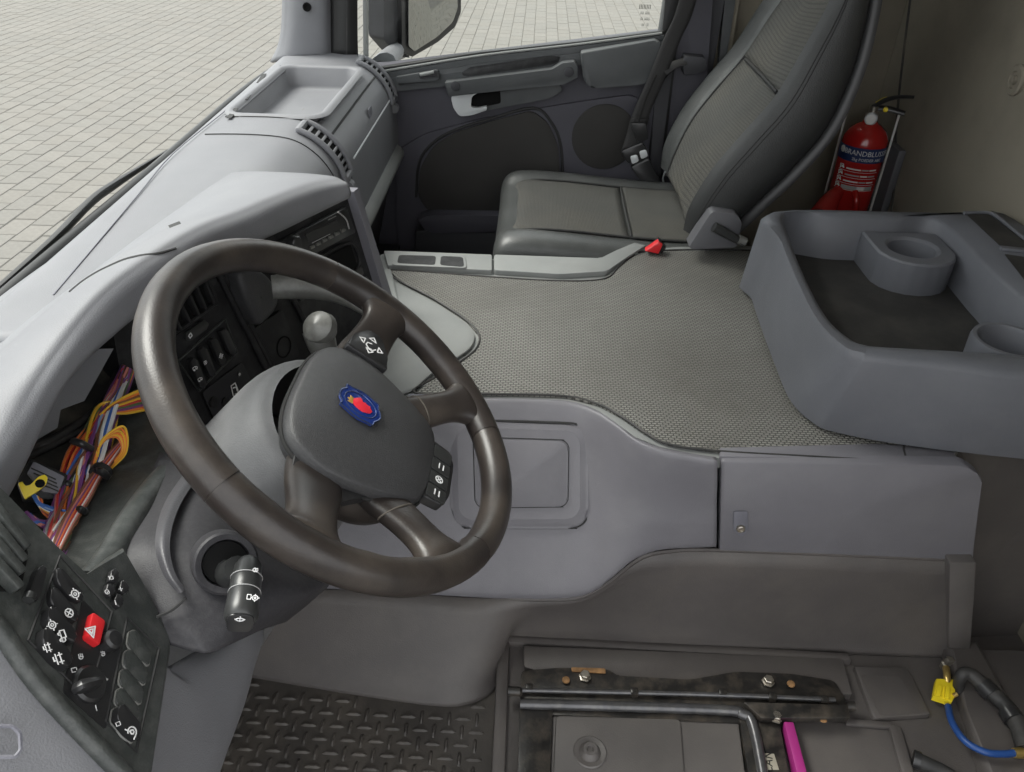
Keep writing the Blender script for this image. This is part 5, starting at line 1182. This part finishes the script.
# ------------------------------------------------------------------ fire extinguisher
ex0 = PX(847, 215, .875); ex1 = PX(866, 128, .875)
FE = thing('fire_extinguisher', ex0 - V((0, 0, .1)), 'red powder fire extinguisher with black lever on a wall bracket behind the seat', 'fire extinguisher')
axv = V((0.0, 0, 1.0)); axv.normalize()
er = .058
cen = PX(858, 165, .875); zt = PX(866, 122, .875).z
EB = V((cen.x, cen.y, 0))
lathe('cylinder', [(.052, .27), (er, .28), (er, zt - .045), (er * .96, zt - .03), (er * .8, zt - .012), (er * .5, zt + .002), (.02, zt + .006), (.018, zt + .012)], EB, axv, 'ext_red', FE, 40)
dC = (CAM - V((EB.x, EB.y, CAM.z))).normalized(); dC.z = 0; dC.normalize(); sC = V((0, 0, 1)).cross(dC)    # sC: to the right in the picture
def cyl(x, y, z, r=er + .0012): 
    a = x / r; return EB + (dC * math.cos(a) + sC * math.sin(a)) * (r + z) + V((0, 0, y))
def zat(v): 
    p = EB + dC * er; d = ray(858, v); t = (math.hypot(p.x - CAM.x, p.y - CAM.y)) / math.hypot(d.x, d.y); return CAM.z + d.z * t
def cband(name, z0, z1, m, par, a0=-1.9, a1=1.9, r=er + .0008):
    rows = [[EB + (dC * math.cos(a) + sC * math.sin(a)) * r + V((0, 0, z)) for a in [a0 + (a1 - a0) * i / 24 for i in range(25)]] for z in (z0, z1)]
    return loft(name, rows, m, par, raw=True)
zb0, zb1 = zat(163), zat(148)
bl = cband('label_band', zb0, zb1, 'ext_blue', FE)
text('label_text', 'BRANDBLUSSER', (0, 0, 0), (1, 0, 0), (0, 0, 1), .0185, 'ext_white', bl, curve=lambda x, y, z: cyl(x + .020, y + zb1 - .014, z))
text('label_text', '2kg POEDER ABC', (0, 0, 0), (1, 0, 0), (0, 0, 1), .0105, 'ext_white', bl, curve=lambda x, y, z: cyl(x + .020, y + zb1 - .030, z))
lathe('label_badge', [(.009, 0), (.009, .0006), (0, .0006)], cyl(-.054, zb1 - .012, 0), (cyl(-.054, 0, 0) - EB), 'ext_white', bl, 14)
zl = zb0 - .008
for k in range(4):      # small print and pictograms on the lower label, too small to read
    for q, (x0, x1) in enumerate(((-.026, .010), (.014, .030), (.034, .052))):
        ribbon('label_print', [[cyl(x0 + (x1 - x0) * i / 6, zl - .010 - k * .0165, .0004) for i in range(7)]], .0035 if k < 3 else .010, dC, 'ext_white' if (q + k) % 2 == 0 else 'grey_print', FE)
    ribbon('label_rule', [[cyl(-.05 + i * .012, zl - .017 - k * .0165, .0004) for i in range(10)]], .0008, dC, 'ext_white', FE)
    ribbon('label_pictogram', [[cyl(-.048, zl - .004 - k * .0165, .0004), cyl(-.038, zl - .003 - k * .0165, .0004), cyl(-.034, zl - .012 - k * .0165, .0004), cyl(-.042, zl - .009 - k * .0165, .0004), cyl(-.046, zl - .014 - k * .0165, .0004), cyl(-.048, zl - .004 - k * .0165, .0004)], [cyl(-.044, zl - .006 - k * .0165, .0004), cyl(-.036, zl - .010 - k * .0165, .0004)]], .0016, dC, 'ext_white', FE)
vz = zt + .008
lathe('valve', [(.016, 0), (.016, .02), (.012, .024), (.012, .04), (0, .041)], EB + V((0, 0, vz)), (0, 0, 1), 'steel', FE, 16)
gg = lathe('pressure_gauge', [(.016, 0), (.016, .008), (.013, .011), (0, .011)], EB + V((0, 0, vz + .012)) + dC * .012, dC, 'silver', FE, 20)
lathe('gauge_dial', [(.012, 0), (0, .0005)], EB + V((0, 0, vz + .012)) + dC * .0235, dC, 'ext_white', gg, 16)
hv = EB + V((0, 0, vz + .035))
tube('lever', [hv + sC * -.005 + V((0, 0, .0)), hv + sC * .02 + V((0, 0, .022)), hv + sC * .05 + V((0, 0, .034)), hv + sC * .085 + V((0, 0, .038))], [.008, .009, .007, .006], 'gloss_black', FE, 8, flat=.7)
tube('lever', [hv + sC * .0 + V((0, 0, .0)), hv + sC * .035 + V((0, 0, .002)), hv + sC * .075 + V((0, 0, -.004))], [.008, .009, .007], 'gloss_black', FE, 8, flat=.7)
tube('safety_pin', [hv + sC * .002 + V((0, 0, .012)), hv + sC * .02 + V((0, 0, .026)), hv + sC * .028 + V((0, 0, .026))], .0045, 'yellow', FE, 8)
lathe('pin_boss', [(.006, 0), (.006, .012), (0, .013)], hv + sC * .028 + V((0, 0, .002)), dC, 'yellow', FE, 12)
for s in (-1, 1):
    beam('bracket', EB + sC * (s * .064) + dC * -.035 + V((0, 0, .25)), EB + sC * (s * .064) + dC * -.035 + V((0, 0, zt + .035)), .006, .016, dC, 'white_metal', FE, .002)
box('bracket_plate', V((XR - .01, EB.y, .42)), (.02, .10, .34), 'seat_plastic', FE, .004)
hn = PX(838, 205, .80)
tube('discharge_horn', [EB + sC * -.03 + dC * .045 + V((0, 0, zat(195))), EB + sC * -.045 + dC * .085 + V((0, 0, zat(203))), EB + sC * -.055 + dC * .12 + V((0, 0, zat(214)))], [.016, .026, .034], 'ext_red', FE, 16)
tube('hose_end', [EB + sC * .01 + dC * .06 + V((0, 0, zat(192))), EB + sC * .02 + dC * .075 + V((0, 0, zat(198))), EB + sC * .026 + dC * .08 + V((0, 0, zat(210)))], .009, 'ext_red', FE, 10)
